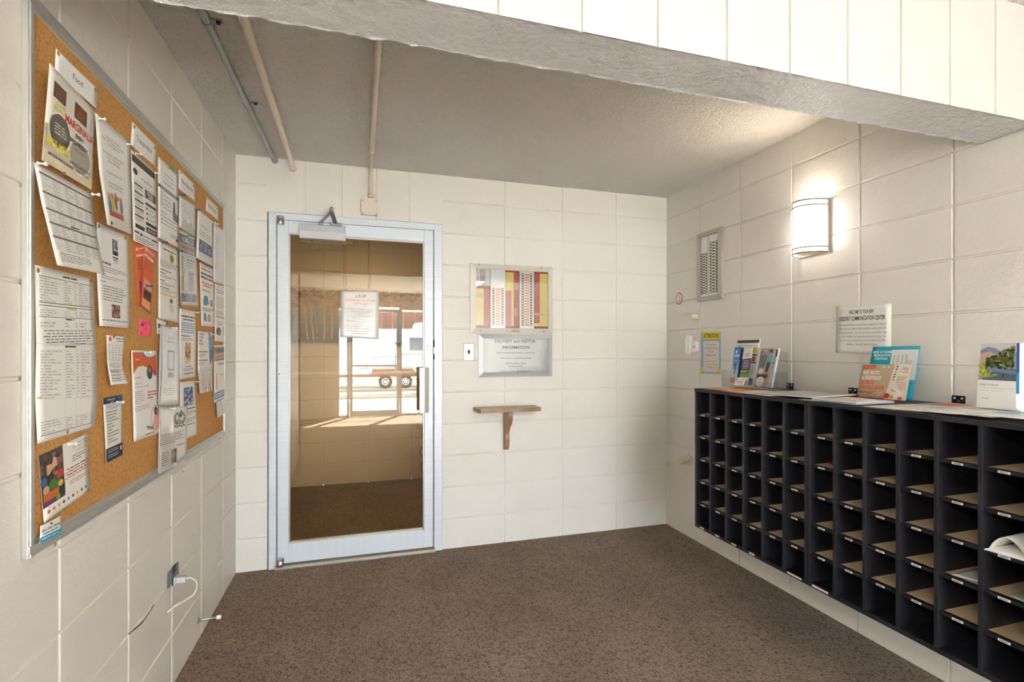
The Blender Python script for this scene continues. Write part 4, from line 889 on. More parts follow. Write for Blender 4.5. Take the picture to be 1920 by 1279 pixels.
# directory with call buttons
px0, px1, pz0, pz1 = 1.361, 1.932, 1.382, 1.836
ip = empty('intercom_directory', ((px0+px1)/2, 0, pz0), 'framed intercom directory with red and yellow name cards and rows of buttons', 'intercom panel')
b = B(); box(b, px0+0.004, px1-0.004, -0.006, 0, pz0+0.004, pz1-0.004); obj('backing', b, M_strip, ip)
picture_frame(ip, px0, px1, pz0, pz1, 0.024, 0.036, M_pframe)
ix0, ix1, iz0, iz1 = px0+0.036, px1-0.036, pz0+0.036, pz1-0.030
def X_(zx): return ix0+(zx-175)/(1290-175)*(ix1-ix0)     # measured across the opening
def Zf(zz, zx=175):
    top = 190+(zx-175)*0.045; bot = 1085
    return iz1-(zz-top)/(bot-top)*(iz1-iz0)
yb = -0.0065
def card(x0, x1, z0, z1, yel, yz0, yz1, lab, tint=None):
    s = Sheet('name_card', None, None, [(Vector((x0, yb-0.001, z1)), Vector((x1, yb-0.001, z1))), (Vector((x0, yb-0.001, z0)), Vector((x1, yb-0.001, z0)))], M_redcard, parent=ip, mat=M_redcard)
    s.rect(yel[0], yz0, yel[1], yz1, M_yelcard)
    return s
s = card(X_(175), X_(398), iz0, Zf(455, 280), (0, 0.56), 0.06, 0.94, 0)
s.para(0.62, 0.97, 0.06, 0.92, 26, 'c98078'); s.rect(0, 0.22, 0.58, 0.30, 'dcdad4'); s.words(0.05, 0.5, 0.24, 0.012, '8d8a86', lift=0.0008); s.done()
s = card(X_(625), X_(845), iz0, Zf(212, 730), (0, 0.60), 0.045, 0.96, 0); s.rect(0, 0.36, 0.43, 0.97, M_redcard); s.para(0.64, 0.97, 0.05, 0.95, 30, 'cc8a7c'); s.para(0.04, 0.4, 0.38, 0.94, 18, 'c07068', lift=None) if False else s.para(0.64, 0.97, 0.05, 0.95, 2, 'cc8a7c'); s.done()
s = card(X_(1075), X_(1290), iz0, Zf(232, 1180), (0.42, 1.0), 0.045, 0.96, 0); s.rect(0.02, 0.905, 0.5, 0.96, M_yelcard); s.para(0.04, 0.38, 0.05, 0.88, 30, 'cc8a7c'); s.rect(0.06, 0.735, 0.84, 0.765, 'd9c4b8'); s.words(0.1, 0.8, 0.75, 0.01, '8d7a70', lift=0.0008); s.done()
s = Sheet('name_card', None, None, [(Vector((X_(175), yb-0.001, iz1)), Vector((X_(398), yb-0.001, iz1))), (Vector((X_(175), yb-0.001, Zf(450, 280))), Vector((X_(398), yb-0.001, Zf(450, 280))))], 'f0efec', parent=ip)  # white reflection painted as a flat sheet over the panel's upper left
s.rect(0.3, 0.0, 0.66, 1, 'cfcac4'); s.rect(0.33, 0.42, 0.64, 0.95, 'b4aeaa'); s.rect(0.06, 0.5, 0.27, 0.95, 'e2e6ea'); s.rect(0.7, 0.5, 0.9, 0.95, 'e2e6ea'); s.done()
def button_bank(parent, xc0, xc1, z0, z1, ztop, zbot, n, lc, rc, c0_, c1_, place, chipmat, first=None):
    """a strip with n rows: button, two name chips, button; place(x,z) gives a point"""
    b = B(); o_, i_ = place(xc0, z0), place(xc1, z1)
    def bx(xa, xb, za, zb2, t, mi):
        p, q = place(xa, za), place(xb, zb2); n_ = place(xa, za, 1)-p
        lo = [min(p[k], q[k], p[k]+n_[k]*t) for k in range(3)]; hi = [max(p[k], q[k], p[k]+n_[k]*t) for k in range(3)]
        box(b, lo[0], hi[0], lo[1], hi[1], lo[2], hi[2], 0, mi)
    bx(xc0, xc1, z0, z1, 0.004, 0)
    ph = (ztop-zbot)/n
    for i in range(n):
        zz = ztop-ph*(i+0.5)
        for a, c in ((c0_, (c0_+c1_)/2-0.001), ((c0_+c1_)/2+0.001, c1_)): bx(a, c, zz-ph*0.28, zz+ph*0.28, 0.0048, 1)
    for a in (lc, rc): bx(a-0.0075, a+0.0075, zbot, ztop, 0.0046, 2)
    obj('button_strip', b, [M_strip, chipmat, M_btn], parent)
    for i in range(n):
        for a in (lc, rc):
            zz = ztop-ph*(i+0.5)
            if first is None:
                b = B(); bx(a-0.0048, a+0.0048, zz-ph*0.27, zz+ph*0.27, 0.008, 0); first = (obj('button', b, M_btnw, parent), place(a, zz), ph)
            else:
                o2 = first[0].copy(); COL.objects.link(o2); o2.parent = parent; d = place(a, zz)-first[1]; o2.matrix_parent_inverse = first[0].matrix_parent_inverse.copy(); o2.location = d
place_b = lambda x, z, n=0: Vector((x, yb-n*1.0, z))
def mk(parent, place, **k): button_bank(parent, place=place, **k)
mk(ip, place_b, xc0=X_(402), xc1=X_(612), z0=iz0, z1=iz1, ztop=Zf(487, 500), zbot=Zf(1048, 500), n=14, lc=X_(443), rc=X_(580), c0_=X_(473), c1_=X_(548), chipmat=M_chip)
mk(ip, place_b, xc0=X_(852), xc1=X_(1062), z0=iz0, z1=iz1, ztop=Zf(268, 950), zbot=Zf(1052, 950), n=20, lc=X_(893), rc=X_(1026), c0_=X_(922), c1_=X_(992), chipmat=M_chip)
b = B()
for (qx, qz) in ((1.418, pz1-0.008), (1.848, pz1-0.010), (1.61, pz0+0.018), (1.425, pz0+0.018), (1.865, pz0+0.018)): lathe(b, [(0.0042, -0.022), (0.0042, -0.016)], (qx, 0, qz), 'Y', 10)
box(b, 1.635, 1.690, -0.0225, -0.019, pz0+0.012, pz0+0.023)
obj('screw', b, M_dsteel, ip)
b = B(); box(b, ix0, ix1, -0.0205, -0.019, iz0, iz1); obj('cover_glass', b, M_acrylic, ip)
# delivery sign
sx0, sx1, sz0, sz1 = 1.417, 1.930, 1.097, 1.378
ds = empty('delivery_sign', ((sx0+sx1)/2, 0, sz0), 'silver framed delivery and visitor information sign below the intercom directory', 'framed sign')
picture_frame(ds, sx0, sx1, sz0, sz1, 0.018, 0.028, M_sframe)
s = Sheet('sign_paper', None, None, [(Vector((sx0+0.026, -0.004, sz1-0.026)), Vector((sx1-0.026, -0.004, sz1-0.026))), (Vector((sx0+0.026, -0.004, sz0+0.026)), Vector((sx1-0.026, -0.004, sz0+0.026)))], 'e6e6e2', parent=ds)
s.text('DELIVERY and VISITOR', 0.49, 0.125, 0.088, '50544f', maxw=0.82, bold=True); s.text('INFORMATION', 0.50, 0.305, 0.085, '50544f', maxw=0.50, bold=True)
for t, v, w in (('Please locate apartment for delivery on above board.', 0.435, 0.82), ('Press button to corresponding apartment.', 0.59, 0.66), ('Wait for resident to answer,', 0.745, 0.43), ('announce yourself.', 0.83, 0.29), ('If resident is available, they will buzz you in.', 0.975, 0.70)): s.text(t, 0.5, v, 0.038, '6a6c68', maxw=w, bold=True)
s.done()
b = B(); box(b, sx0+0.02, sx1-0.02, -0.0105, -0.009, sz0+0.02, sz1-0.02); obj('glass', b, M_acrylic, ds)
# key switch
ks = empty('key_switch_plate', (1.352, 0, 1.205), 'small steel key switch plate left of the delivery sign', 'switch plate')
b = B(); box(b, 1.320, 1.386, -0.007, 0, 1.204, 1.316, 0.003); obj('plate', b, M_steel, ks)
b = B(); lathe(b, [(0.009, -0.012), (0.010, -0.006)], (1.353, 0, 1.262), 'Y', 16); box(b, 1.3505, 1.3555, -0.0125, -0.012, 1.252, 1.271); box(b, 1.3475, 1.3585, -0.0075, -0.0065, 1.247, 1.277)
obj('key_slot', b, M_dark, ks)
b = B()
for z in (1.229, 1.292): lathe(b, [(0.0035, -0.0085), (0.004, -0.0065)], (1.353, 0, z), 'Y', 10)
obj('screw', b, M_dsteel, ks)
# wooden wall shelf
ws = empty('wall_shelf', (1.60, 0, 0.62), 'small stained wooden shelf on a curved bracket under the delivery sign', 'shelf')
b = B(); prism(b, [(1.40, -0.14), (1.802, -0.14), (1.802, -0.002), (1.385, -0.002), (1.385, -0.115)], 2, 0.878, 0.903); obj('shelf_board', b, M_wood, ws)
b = B(); cur = smoothpath([(-0.118, 0.878), (-0.122, 0.845), (-0.105, 0.80), (-0.062, 0.765), (-0.045, 0.73), (-0.048, 0.68), (-0.040, 0.640), (-0.022, 0.618)], 5)
cur = [(p[0], p[1]) for p in [(q.x, q.y) for q in [Vector((a[0], a[1], 0)) for a in cur]]] if False else cur
pts2 = [(-0.001, 0.878)]+[(c[0], c[1]) for c in smoothpath([(a, z, 0) for a, z in [(-0.118, 0.878), (-0.122, 0.845), (-0.105, 0.80), (-0.062, 0.765), (-0.045, 0.73), (-0.048, 0.68), (-0.040, 0.640), (-0.022, 0.618)]], 5)]+[(-0.001, 0.618)]
prism(b, pts2, 0, 1.588, 1.616); obj('bracket', b, M_wood, ws)

# ------------------------------------------------------------------ conduits and junction box
def pipe(name, label, x, r, mat, straps=(), endz=None, down=None, x1=None):
    e = empty(name, (x, 0, H), label, 'conduit pipe'); b = B(); x1 = x if x1 is None else x1
    zc = H-r-0.002
    if down is None:
        tube(b, [(x, BEAM0-0.04, zc), ((x+x1)/2, -1.0, zc), (x1, -0.03, zc if endz is None else (zc*0.4+endz*0.6)), (x1, 0.004, endz or zc)], r)
        if endz is None: pass
    else:
        tube(b, smoothpath([(x, BEAM0-0.04, zc), (x1, -0.5, zc), (x1, -0.16, zc), (x1, -0.05, zc-0.012), (x1, -0.022, zc-0.05), (x1, -r-0.004, down+0.06), (x1, -r-0.004, down)], 8), r)
    obj('pipe', b, mat, e)
    for y in straps:
        t = (y-BEAM0)/(-BEAM0); xs = x+(x1-x)*t
        b = B()
        pr = [(xs+(r+0.003)*math.cos(a), zc-(r+0.003)*math.sin(a)) for a in [math.pi*k/10 for k in range(11)]]; ir = [(xs+(r+0.0002)*math.cos(a), zc-(r+0.0002)*math.sin(a)) for a in [math.pi*k/10 for k in range(11)]]
        for k in range(10):
            prism(b, [pr[k], pr[k+1], ir[k+1], ir[k]], 1, y-0.009, y+0.009)
        box(b, xs+r, xs+r+0.034, y-0.009, y+0.009, H-0.006, H-0.001, 0.001); lathe(b, [(0.007, -0.008), (0.008, 0)], (xs+r+0.022, y, H-0.005), 'Z', 10, 1)
        obj('pipe_strap', b, [mat, M_dark], e)
    return e
e = pipe('conduit_pipe', 'grey metal conduit on the ceiling nearest the left wall', 0.176, 0.0125, M_galv, (-1.28, -0.70), None, None, 0.205)
b = B(); cyl(b, (0.2049, -0.032, H-0.0145), (0.2049, 0.002, H-0.0145), 0.018, seg=18); cyl(b, (0.2049, -0.046, H-0.0145), (0.2049, -0.030, H-0.0145), 0.015, seg=18); obj('end_fitting', b, M_galv, e)
e = pipe('conduit_pipe', 'cream painted pipe on the ceiling between the grey conduit and the junction box pipe', 0.315, 0.0165, M_pipe, (), H-0.045, None, 0.300)
b = B(); cyl(b, (0.300, -0.02, H-0.045), (0.300, 0.0, H-0.047), 0.022, seg=18); obj('end_fitting', b, M_pipe, e)
e = pipe('conduit_pipe', 'cream painted pipe running along the ceiling and down to the square junction box', 0.745, 0.0125, M_pipe, (), None, 2.205, 0.742)
b = B(); cyl(b, (0.742, -0.335, H-0.0145), (0.742, -0.30, H-0.0145), 0.017, seg=18); box(b, 0.715, 0.742, -0.33, -0.305, H-0.006, H-0.001); cyl(b, (0.742, -0.0165, 2.205), (0.742, -0.0165, 2.222), 0.018, seg=16); obj('coupling', b, M_pipe, e)
j0, j1 = on(1, -0.03, 677, 373), on(1, -0.03, 708, 404)
jb = empty('junction_box', ((j0.x+j1.x)/2, 0, j1.z), 'square cream junction box above the door with screws in its corners', 'junction box')
b = B(); box(b, j0.x+0.001, j1.x-0.001, -0.028, 0, j1.z+0.001, j0.z-0.001, 0.002); obj('box_body', b, M_box, jb)
b = B(); box(b, j0.x, j1.x, -0.031, -0.028, j1.z, j0.z, 0.0015)
for a, c in ((0, 0), (0, 1), (1, 0), (1, 1)): xx = j0.x+0.008+(j1.x-j0.x-0.016)*a; zz = j1.z+0.008+(j0.z-j1.z-0.016)*c; lathe(b, [(0.0035, -0.0325), (0.0035, -0.031)], (xx, 0, zz), 'Y', 10, 1)
obj('box_cover', b, [M_box, M_dsteel], jb)

# ------------------------------------------------------------------ right wall: call panel, sconce, chimes, notices
def Rp(px, py, off=0.002): return on(0, W-off, px, py)
rp = empty('call_button_panel', (W, -0.48, 1.593), 'grey framed call button panel with two rows of buttons on the right wall', 'intercom panel')
ry0, ry1, rz0, rz1 = -0.604, -0.362, 1.594, 2.038
b = B()
w_, t_ = 0.028, 0.022
for pts in (((ry1, rz0), (ry0, rz0), (ry0+w_, rz0+w_), (ry1-w_, rz0+w_)), ((ry0, rz0), (ry0, rz1), (ry0+w_, rz1-w_), (ry0+w_, rz0+w_)), ((ry0, rz1), (ry1, rz1), (ry1-w_, rz1-w_), (ry0+w_, rz1-w_)), ((ry1, rz1), (ry1, rz0), (ry1-w_, rz0+w_), (ry1-w_, rz1-w_))):
    F = lambda p, t: b.verts.new((W-t, p[0], p[1]))
    a0, a1, c1, c0_, d1_, d0, e0, e1 = F(pts[0], t_*0.6), F(pts[1], t_*0.6), F(pts[2], t_), F(pts[3], t_), F(pts[2], 0.002), F(pts[3], 0.002), F(pts[0], 0), F(pts[1], 0)
    b.faces.new((a0, a1, c1, c0_)); b.faces.new((c0_, c1, d1_, d0)); b.faces.new((e0, e1, a1, a0))
bmesh.ops.remove_doubles(b, verts=b.verts, dist=1e-5); bmesh.ops.recalc_face_normals(b, faces=b.faces)
obj('frame', b, simple('grey_frame', rgb(186, 180, 172), 0.4, 0.3), rp)
b = B(); box(b, W-0.006, W, ry0+0.01, ry1-0.01, rz0+0.01, rz1-0.01); obj('backing', b, simple('warm_grey_panel', rgb(206, 200, 190), 0.4, 0.2), rp)
place_r = lambda x, z, n=0: Vector((W-0.0065-n*1.0, -x, z))
M_hole = simple('chip_dark', rgb(96, 88, 76), 0.5)
mk(rp, place_r, xc0=0.402, xc1=0.464, z0=rz0+0.03, z1=rz1-0.03, ztop=1.905, zbot=1.635, n=16, lc=0.411, rc=0.4555, c0_=0.423, c1_=0.444, chipmat=M_hole)
mk(rp, place_r, xc0=0.482, xc1=0.566, z0=rz0+0.03, z1=rz1-0.03, ztop=1.965, zbot=1.635, n=18, lc=0.497, rc=0.552, c0_=0.513, c1_=0.537, chipmat=M_hole)

# sconce
scy, scw, scd, sz0_, sz1_ = -1.262, 0.074, 0.104, 1.742, 1.995
sc = empty('wall_sconce', (W, scy, sz0_), 'lit curved white wall sconce with thin metal bands on the right wall', 'wall lamp')
b = B(); box(b, W-0.018, W, scy-0.082, scy+0.082, sz0_-0.004, sz1_+0.004, 0.003); obj('back_plate', b, simple('nickel', rgb(170, 164, 152), 0.35, 0.7), sc)
def arc(k, n, e=0.0): a = math.pi*k/n; return (W-0.012-(scd+e)*math.sin(a), scy+(scw+e)*math.cos(a))
b = B(); n = 28
for (e0_, flip) in ((0, False), (-0.003, True)):
    lo = [b.verts.new((*arc(k, n, e0_), sz0_)) for k in range(n+1)]; hi = [b.verts.new((*arc(k, n, e0_), sz1_)) for k in range(n+1)]
    for k in range(n):
        f = b.faces.new((lo[k], lo[k+1], hi[k+1], hi[k])); f.smooth = True
bmesh.ops.recalc_face_normals(b, faces=b.faces)
obj('diffuser', b, M_shade, sc)
M_nickel = simple('satin_nickel', rgb(112, 98, 76), 0.35, 0.4)
for zz in (sz0_-0.002, sz0_+0.022, sz1_-0.030, sz1_-0.004):
    b = B(); tube(b, [(*arc(k, n, 0.004), zz+0.003) for k in range(n+1)], 0.0036, 8); obj('band', b, M_nickel, sc)
b = B(); ff = [b.verts.new((*arc(k, n, -0.006), sz0_+0.004)) for k in range(n+1)]; b.faces.new(ff); obj('bottom_lens', b, simple('frosted_lens', rgb(232, 224, 206), 0.5), sc)

l = area_light('bulb', (0, 0, 0), (-1.3, 0.35, 1), 0.07, 0.12, 1.3, (1.0, 0.86, 0.66), sc); l.location = (-0.066, 0, 0.262); l.data.spread = math.radians(130)
# small things left of the panel
b = B(); p = Rp(1273, 560, 0)
lathe(b, [(0.036, -0.004), (0.036, -0.001)], p, 'X', 20); lathe(b, [(0.030, -0.010), (0.034, -0.004)], p, 'X', 20)
box(b, p.x-0.022, p.x-0.008, p.y-0.012, p.y+0.012, p.z-0.014, p.z+0.014, 0.002); box(b, p.x-0.0235, p.x-0.0215, p.y-0.004, p.y+0.002, p.z+0.0, p.z+0.010, 0, 1)
lathe(b, [(0.042, -0.0012), (0.042, 0.0)], p, 'X', 20, 1)
o = obj('wall_outlet_stub', b, [M_box, simple('grime', rgb(120, 104, 84), 0.7)]); tag(o, 'round painted over fitting high beside the back corner of the right wall', 'wall fitting')
b = B(); p = Rp(1306, 594, 0); lathe(b, [(0.010, -0.040), (0.016, -0.036), (0.014, -0.018), (0.020, -0.014), (0.024, 0)], p, 'X', 8)
tag(obj('wall_fitting', b, M_box), 'small painted knob sticking out between the call panel and the door chime', 'wall fitting')
b = B(); p0, p1 = Rp(1289, 629), Rp(1299, 665); yc = (p0.y+p1.y)/2; hw = abs(p0.y-p1.y)/2
prof = [(yc+hw*math.cos(a)*1.0, ((p0.z+p1.z)/2)+(((p0.z-p1.z)/2-hw)*(1 if math.sin(a) > 0 else -1))+hw*math.sin(a)) for a in [2*math.pi*(k+0.5)/24 for k in range(24)]]
prism(b, prof, 0, W-0.024, W); bmesh.ops.bevel(b, geom=[e for e in b.edges if all(v.co.x < W-0.02 for v in e.verts)], offset=0.004, segments=2, affect='EDGES')
ch = obj('door_chime', b, M_white); tag(ch, 'long white oblong door chime unit left of the yellow attention poster', 'door chime')
b = B(); box(b, W-0.0262, W-0.0238, yc-0.006, yc+0.006, p1.z+0.10, p0.z-0.03, 0.001); obj('chime_slot', b, simple('slot_grey', rgb(150, 146, 140), 0.5), ch)
b = B(); p0, p1 = Rp(1301.5, 640), Rp(1310, 661); yc = (p0.y+p1.y)/2; hw = abs(p0.y-p1.y)/2
prof = [(yc+hw*math.cos(a), ((p0.z+p1.z)/2)+(((p0.z-p1.z)/2-hw)*(1 if math.sin(a) > 0 else -1))+hw*math.sin(a)) for a in [2*math.pi*(k+0.5)/20 for k in range(20)]]
prism(b, prof, 0, W-0.018, W); db = obj('doorbell', b, M_white); tag(db, 'small white doorbell between the door chime and the attention poster', 'doorbell')
b = B(); lathe(b, [(0.007, -0.0035), (0.008, 0)], (W-0.018, yc, (p0.z+p1.z)/2), 'X', 14); obj('bell_button', b, simple('grey_btn', rgb(176, 170, 162), 0.4), db)
b = B(); p = Rp(1288, 862, 0); cyl(b, (W-0.05, p.y-0.02, p.z), (W, p.y-0.02, p.z), 0.018, seg=8); lathe(b, [(0.024, -0.075), (0.026, -0.07), (0.026, -0.052), (0.020, -0.048), (0.018, -0.04)], (W, p.y-0.02, p.z), 'X', 8); lathe(b, [(0.034, -0.008), (0.036, 0)], (W, p.y-0.02, p.z), 'X', 14)
tag(obj('hose_valve', b, M_box), 'stubby cream painted pipe valve low on the wall beside the black mail sorter', 'valve')

def Rrows(*r): return [(Rp(*a), Rp(*c)) for a, c in r]
s = Sheet('attention_poster', 'blue bordered poster with yellow ATTENTION heading on the right wall', 'poster', Rrows(((1314.5, 621.5), (1352.5, 620.5)), ((1314.5, 701), (1352.5, 702.5))), 'dcd8d2')
s.rect(0.03, 0.02, 0.97, 0.97, '6fa8c8'); s.rect(0.09, 0.02, 0.93, 0.195, 'e6d23c'); s.rect(0.11, 0.225, 0.91, 0.955, 'dedad4'); s.text('ATTENTION!', 0.5, 0.155, 0.10, '3a3424', maxw=0.74, bold=True)
for t, v in (('This doorbell is', 0.325), ('for Resident in unit', 0.41), ('109 only.', 0.49), ('Resident is deaf.', 0.575)): s.text(t, 0.5, v, 0.038, '4a4642', maxw=0.66)
for t, v in (('DO NOT USE TO', 0.72), ('CONTACT OTHER', 0.79), ('RESIDENTS', 0.86)): s.text(t, 0.5, v, 0.036, 'c8604e', maxw=0.55)
s.poly([(0.03, 0.87), (0.12, 0.81), (0.20, 0.94), (0.03, 0.945)], 'e6d23c'); s.poly([(0.97, 0.89), (0.90, 0.83), (0.80, 0.95), (0.97, 0.96)], 'e6d23c'); s.ring(0.17, 0.86, 0.09, 0.08, 0.012, 'b4b0aa', -1.5, 1.5); s.ring(0.84, 0.88, 0.09, 0.08, 0.012, 'b4b0aa', 1.6, 4.6); s.done()
s = Sheet('welcome_notice', 'white sheet headed WELCOME TO YOUR NEW RESIDENT COMMUNICATION CENTER on the right wall', 'notice', Rrows(((1569.5, 576.5), (1671.5, 569)), ((1566.5, 661.5, 0.004), (1671, 663.5, 0.004))), 'e6e4e0')
s.text('WELCOME TO YOUR NEW', 0.47, 0.165, 0.078, '33302e', maxw=0.46, bold=True); s.text('RESIDENT COMMUNICATION CENTER', 0.48, 0.305, 0.088, '33302e', maxw=0.84, bold=True)
for i, t in enumerate(['Here you will find any correspondence coming from the front', 'office such as the new resident newsletter, notices, the cable', 'and announcements.  Your box will be your unit number.  Page', '2 of the newsletter is an optional questionnaire for you.  You', 'can turn it in at the black drop box to the left of the USPS', 'mailboxes.  Sincerely, Mary & Christine']):
    s.text(t, 0.49, 0.415+i*0.083, 0.040, '6a6764', maxw=[0.86, 0.86, 0.88, 0.86, 0.82, 0.56][i])
s.done()

# ------------------------------------------------------------------ mail sorter: two hung units of six columns by six rows
XF, CT, CB = 2.395, 1.068, 0.330
COLW, ROWH, PT = 0.1168, (CT-CB)/6, 0.016
def sorter(y_left, label, labels_bottom):
    r = empty('mail_sorter', ((XF+W)/2, y_left, CB), label, 'mail sorter', 'black mail sorters on the right wall')
    n = 6; y_r = y_left-n*COLW-0.002
    xb = W-0.004
    b = B(); box(b, XF-0.004, xb, y_r, y_left, CT-PT, CT, 0.0008); obj('top_panel', b, M_lam, r)
    b = B(); box(b, XF, xb, y_r, y_left, CB, CB+PT, 0.0008); obj('bottom_panel', b, M_lam, r)
    b = B(); box(b, XF, xb, y_left-0.012, y_left, CB+PT, CT-PT, 0.0008); obj('side_panel', b, M_lam, r)
    b = B(); box(b, XF, xb, y_r, y_r+0.012, CB+PT, CT-PT, 0.0008); obj('side_panel', b, M_lam, r)
    b = B(); box(b, xb-0.006, xb, y_r+0.012, y_left-0.012, CB+PT, CT-PT); obj('back_panel', b, M_lam, r)
    for i in range(1, n):
        yy = y_left-i*COLW-0.001; b = B(); box(b, XF+0.001, xb-0.006, yy-0.006, yy+0.006, CB+PT, CT-PT, 0.0006); obj('divider', b, M_lam, r)
    proto = lproto = None
    rows = [CT-PT-(CT-PT-CB-PT)*k/6 for k in range(1, 6)]
    for i in range(n):
        ya = y_left-i*COLW-(0.012 if i == 0 else 0.007); yb_ = y_left-(i+1)*COLW+(0.010 if i == n-1 else 0.005)
        for k, z in enumerate(rows):
            if proto is None:
                b = B(); box(b, XF+0.003, XF+0.022, yb_, ya, z-0.010, z, 0.001, 0); box(b, XF+0.020, xb-0.006, yb_, ya, z-0.006, z-0.001, 0, 1); box(b, XF+0.003, xb-0.006, yb_, ya, z-0.010, z-0.005, 0, 0)
                sh = obj('shelf', b, [M_lam, M_tan], r); proto = (sh, (ya+yb_)/2, z)
                b = B(); yc = (ya+yb_)/2
                box(b, XF+0.0008, XF+0.0032, yc-0.014, yc+0.014, z-0.0082, z-0.0022); box(b, XF+0.0006, XF+0.0012, yc-0.010, yc+0.010, z-0.0066, z-0.0038, 0, 1)
                lb = obj('label', b, [M_label, simple('label_print', rgb(110, 108, 104), 0.5)]); lb.parent = sh; lproto = lb
            else:
                sh = proto[0].copy(); COL.objects.link(sh); sh.parent = r; sh.matrix_parent_inverse = proto[0].matrix_parent_inverse.copy(); sh.location = (0, (ya+yb_)/2-proto[1], z-proto[2])
                lb = lproto.copy(); COL.objects.link(lb); lb.parent = sh
    for i, wl in labels_bottom:
        yc = y_left-(i+0.5)*COLW; b = B(); box(b, XF-0.0012, XF+0.0006, yc-wl/2, yc+wl/2, CB+PT-0.010, CB+PT-0.002); obj('label', b, M_label, r)
    return r, rows, y_r
YA = -0.9095
sa, ROWS, yr = sorter(YA, 'black mail sorter unit nearest the back wall, white labels on its shelves', [(0, 0.03), (1, 0.03), (2, 0.032), (3, 0.032), (5, 0.07)])
YBU = yr-0.003
sb, _, yr2 = sorter(YBU, 'black mail sorter unit nearest the photographer, holding papers in its right columns', [(0, 0.07)])
for q, par in (((1482, 720), sa), ((1600, 734), sa), ((1798, 749), sb)):
    p = on(0, W, *q); b = B(); box(b, W-0.0035, W, p.y-0.022, p.y+0.022, CT, CT+0.032, 0.0012); box(b, W-0.03, W, p.y-0.022, p.y+0.022, CT, CT+0.003, 0.001)
    for s_, mi in ((-0.012, 1), (0.012, 1)): lathe(b, [(0.0035, -0.002), (0.004, 0)], (W-0.0035, p.y+s_, CT+0.022), 'X', 10, mi)
    lathe(b, [(0.004, -0.003), (0.0045, 0)], (W-0.0035, p.y, CT+0.012), 'X', 10, 2)
    obj('wall_bracket', b, [M_black, M_label, simple('blue_screw', rgb(44, 92, 160), 0.4)], par)

# ------------------------------------------------------------------ papers inside the sorter
def flat(pts, z, dz=(0, 0, 0, 0)):
    (a, b_, c, d) = pts
    return [(Vector((*a, z+dz[0])), Vector((*b_, z+dz[1]))), (Vector((*d, z+dz[2])), Vector((*c, z+dz[3])))]
def cell(i, k, unit=1):
    y0 = (YBU if unit else YA)-i*COLW; z = ROWS[k] if k < 5 else CB+PT
    return y0-0.014, y0-COLW+0.010, z
ya, yb_, z = cell(4, 3)
s = Sheet('letter', 'white folded letter lying in the mail sorter, fifth column of the near unit', 'letter', [(Vector((XF+0.30, ya-0.015, z+0.010)), Vector((XF+0.30, yb_+0.002, z+0.014))), (Vector((XF+0.012, ya-0.022, z+0.004)), Vector((XF+0.030, yb_+0.002, z+0.006)))], 'e2e2e2'); s.done()
ya, yb_, z = cell(5, 2)
b = B(); secs = []
for t in range(15):
    a = t/14; yy = ya-0.004+(yb_-ya+0.002)*a
    secs.append((yy, z+0.004+0.045*math.sin(math.pi*min(1, a*1.05))**0.8*(1-0.15*a)))
for (dx, up, th) in ((0, 1, 0.003), (0.0, 0, 0.003)):
    pv = None
    for yy, zz in secs:
        zt_ = zz if up else z+0.002+0.004*abs(yy-ya)/0.1
        x0 = XF+(0.010 if up else -0.012)
        ring_ = [b.verts.new((x0, yy, zt_)), b.verts.new((XF+0.26, yy, zt_+(0.01 if up else 0))), b.verts.new((XF+0.26, yy, zt_+th+(0.01 if up else 0))), b.verts.new((x0, yy, zt_+th))]
        if pv:
            for q in range(4): b.faces.new((pv[q], pv[(q+1) % 4], ring_[(q+1) % 4], ring_[q]))
        pv = ring_
bmesh.ops.recalc_face_normals(b, faces=b.faces)
tag(obj('booklet', b, M_paper, smooth=True), 'curled white booklet stuffed into the rightmost visible sorter column', 'booklet')
ya, yb_, z = cell(5, 3)
s = Sheet('leaflet', 'pale green leaflet on a tan shelf below the curled white booklet', 'leaflet', flat(((XF+0.20, ya-0.03), (XF+0.17, yb_+0.004), (XF+0.018, yb_+0.006), (XF+0.030, ya-0.035)), z+0.001), 'c9cfb4'); s.para(0.1, 0.9, 0.1, 0.9, 10, '8d937c'); s.done()
ya, yb_, z = cell(0, 1)
s = Sheet('leaflet', 'bright red leaflet inside the left column of the near sorter unit', 'leaflet', flat(((XF+0.24, ya-0.002), (XF+0.22, ya-0.075), (XF+0.062, ya-0.058), (XF+0.080, ya-0.002)), z+0.001, (0.004, 0.010, 0.003, 0.001)), 'd0202c'); s.done()

# ------------------------------------------------------------------ papers on top of the sorter
def top(label, name, cat, y0, y1, x0, x1, z, base, skew=0.0, n=1, deco=None, curl=0.0, grp='loose papers on top of the mail sorters'):
    """y0 left end, y1 right end (seen from the room), x0 front edge, x1 back edge"""
    s = Sheet(name, label, cat, [(Vector((x1, y0+skew, z)), Vector((x1+skew*0.4, y1+skew, z+curl))), (Vector((x0, y0, z)), Vector((x0+skew*0.4, y1, z+curl*0.6)))], base, grp, thick=0.0004*n if n > 1 else 0.0006)
    if deco: deco(s)
    return s.done()
def newsp(s):
    s.words(0.1, 0.9, 0.1, 0.05, '77746f'); s.para(0.06, 0.46, 0.2, 0.92, 12, 'a8a5a0'); s.para(0.54, 0.94, 0.2, 0.92, 12, 'a8a5a0')
zt = CT+0.0012
top('white leaflet lying on the far left end of the sorter top', 'leaflet', 'leaflet', -0.945, -1.03, 2.43, 2.60, zt, 'e8e4de')
top('orange flyer lying in front of the clear brochure holder', 'flyer', 'flyer', -0.975, -1.16, 2.415, 2.60, zt+0.0014, 'e8843c', -0.03, 1, lambda s: (s.rect(0.1, 0.5, 0.5, 0.8, 'f0b060'), s.rect(0.6, 0.2, 0.9, 0.9, 'd8d0c8')))
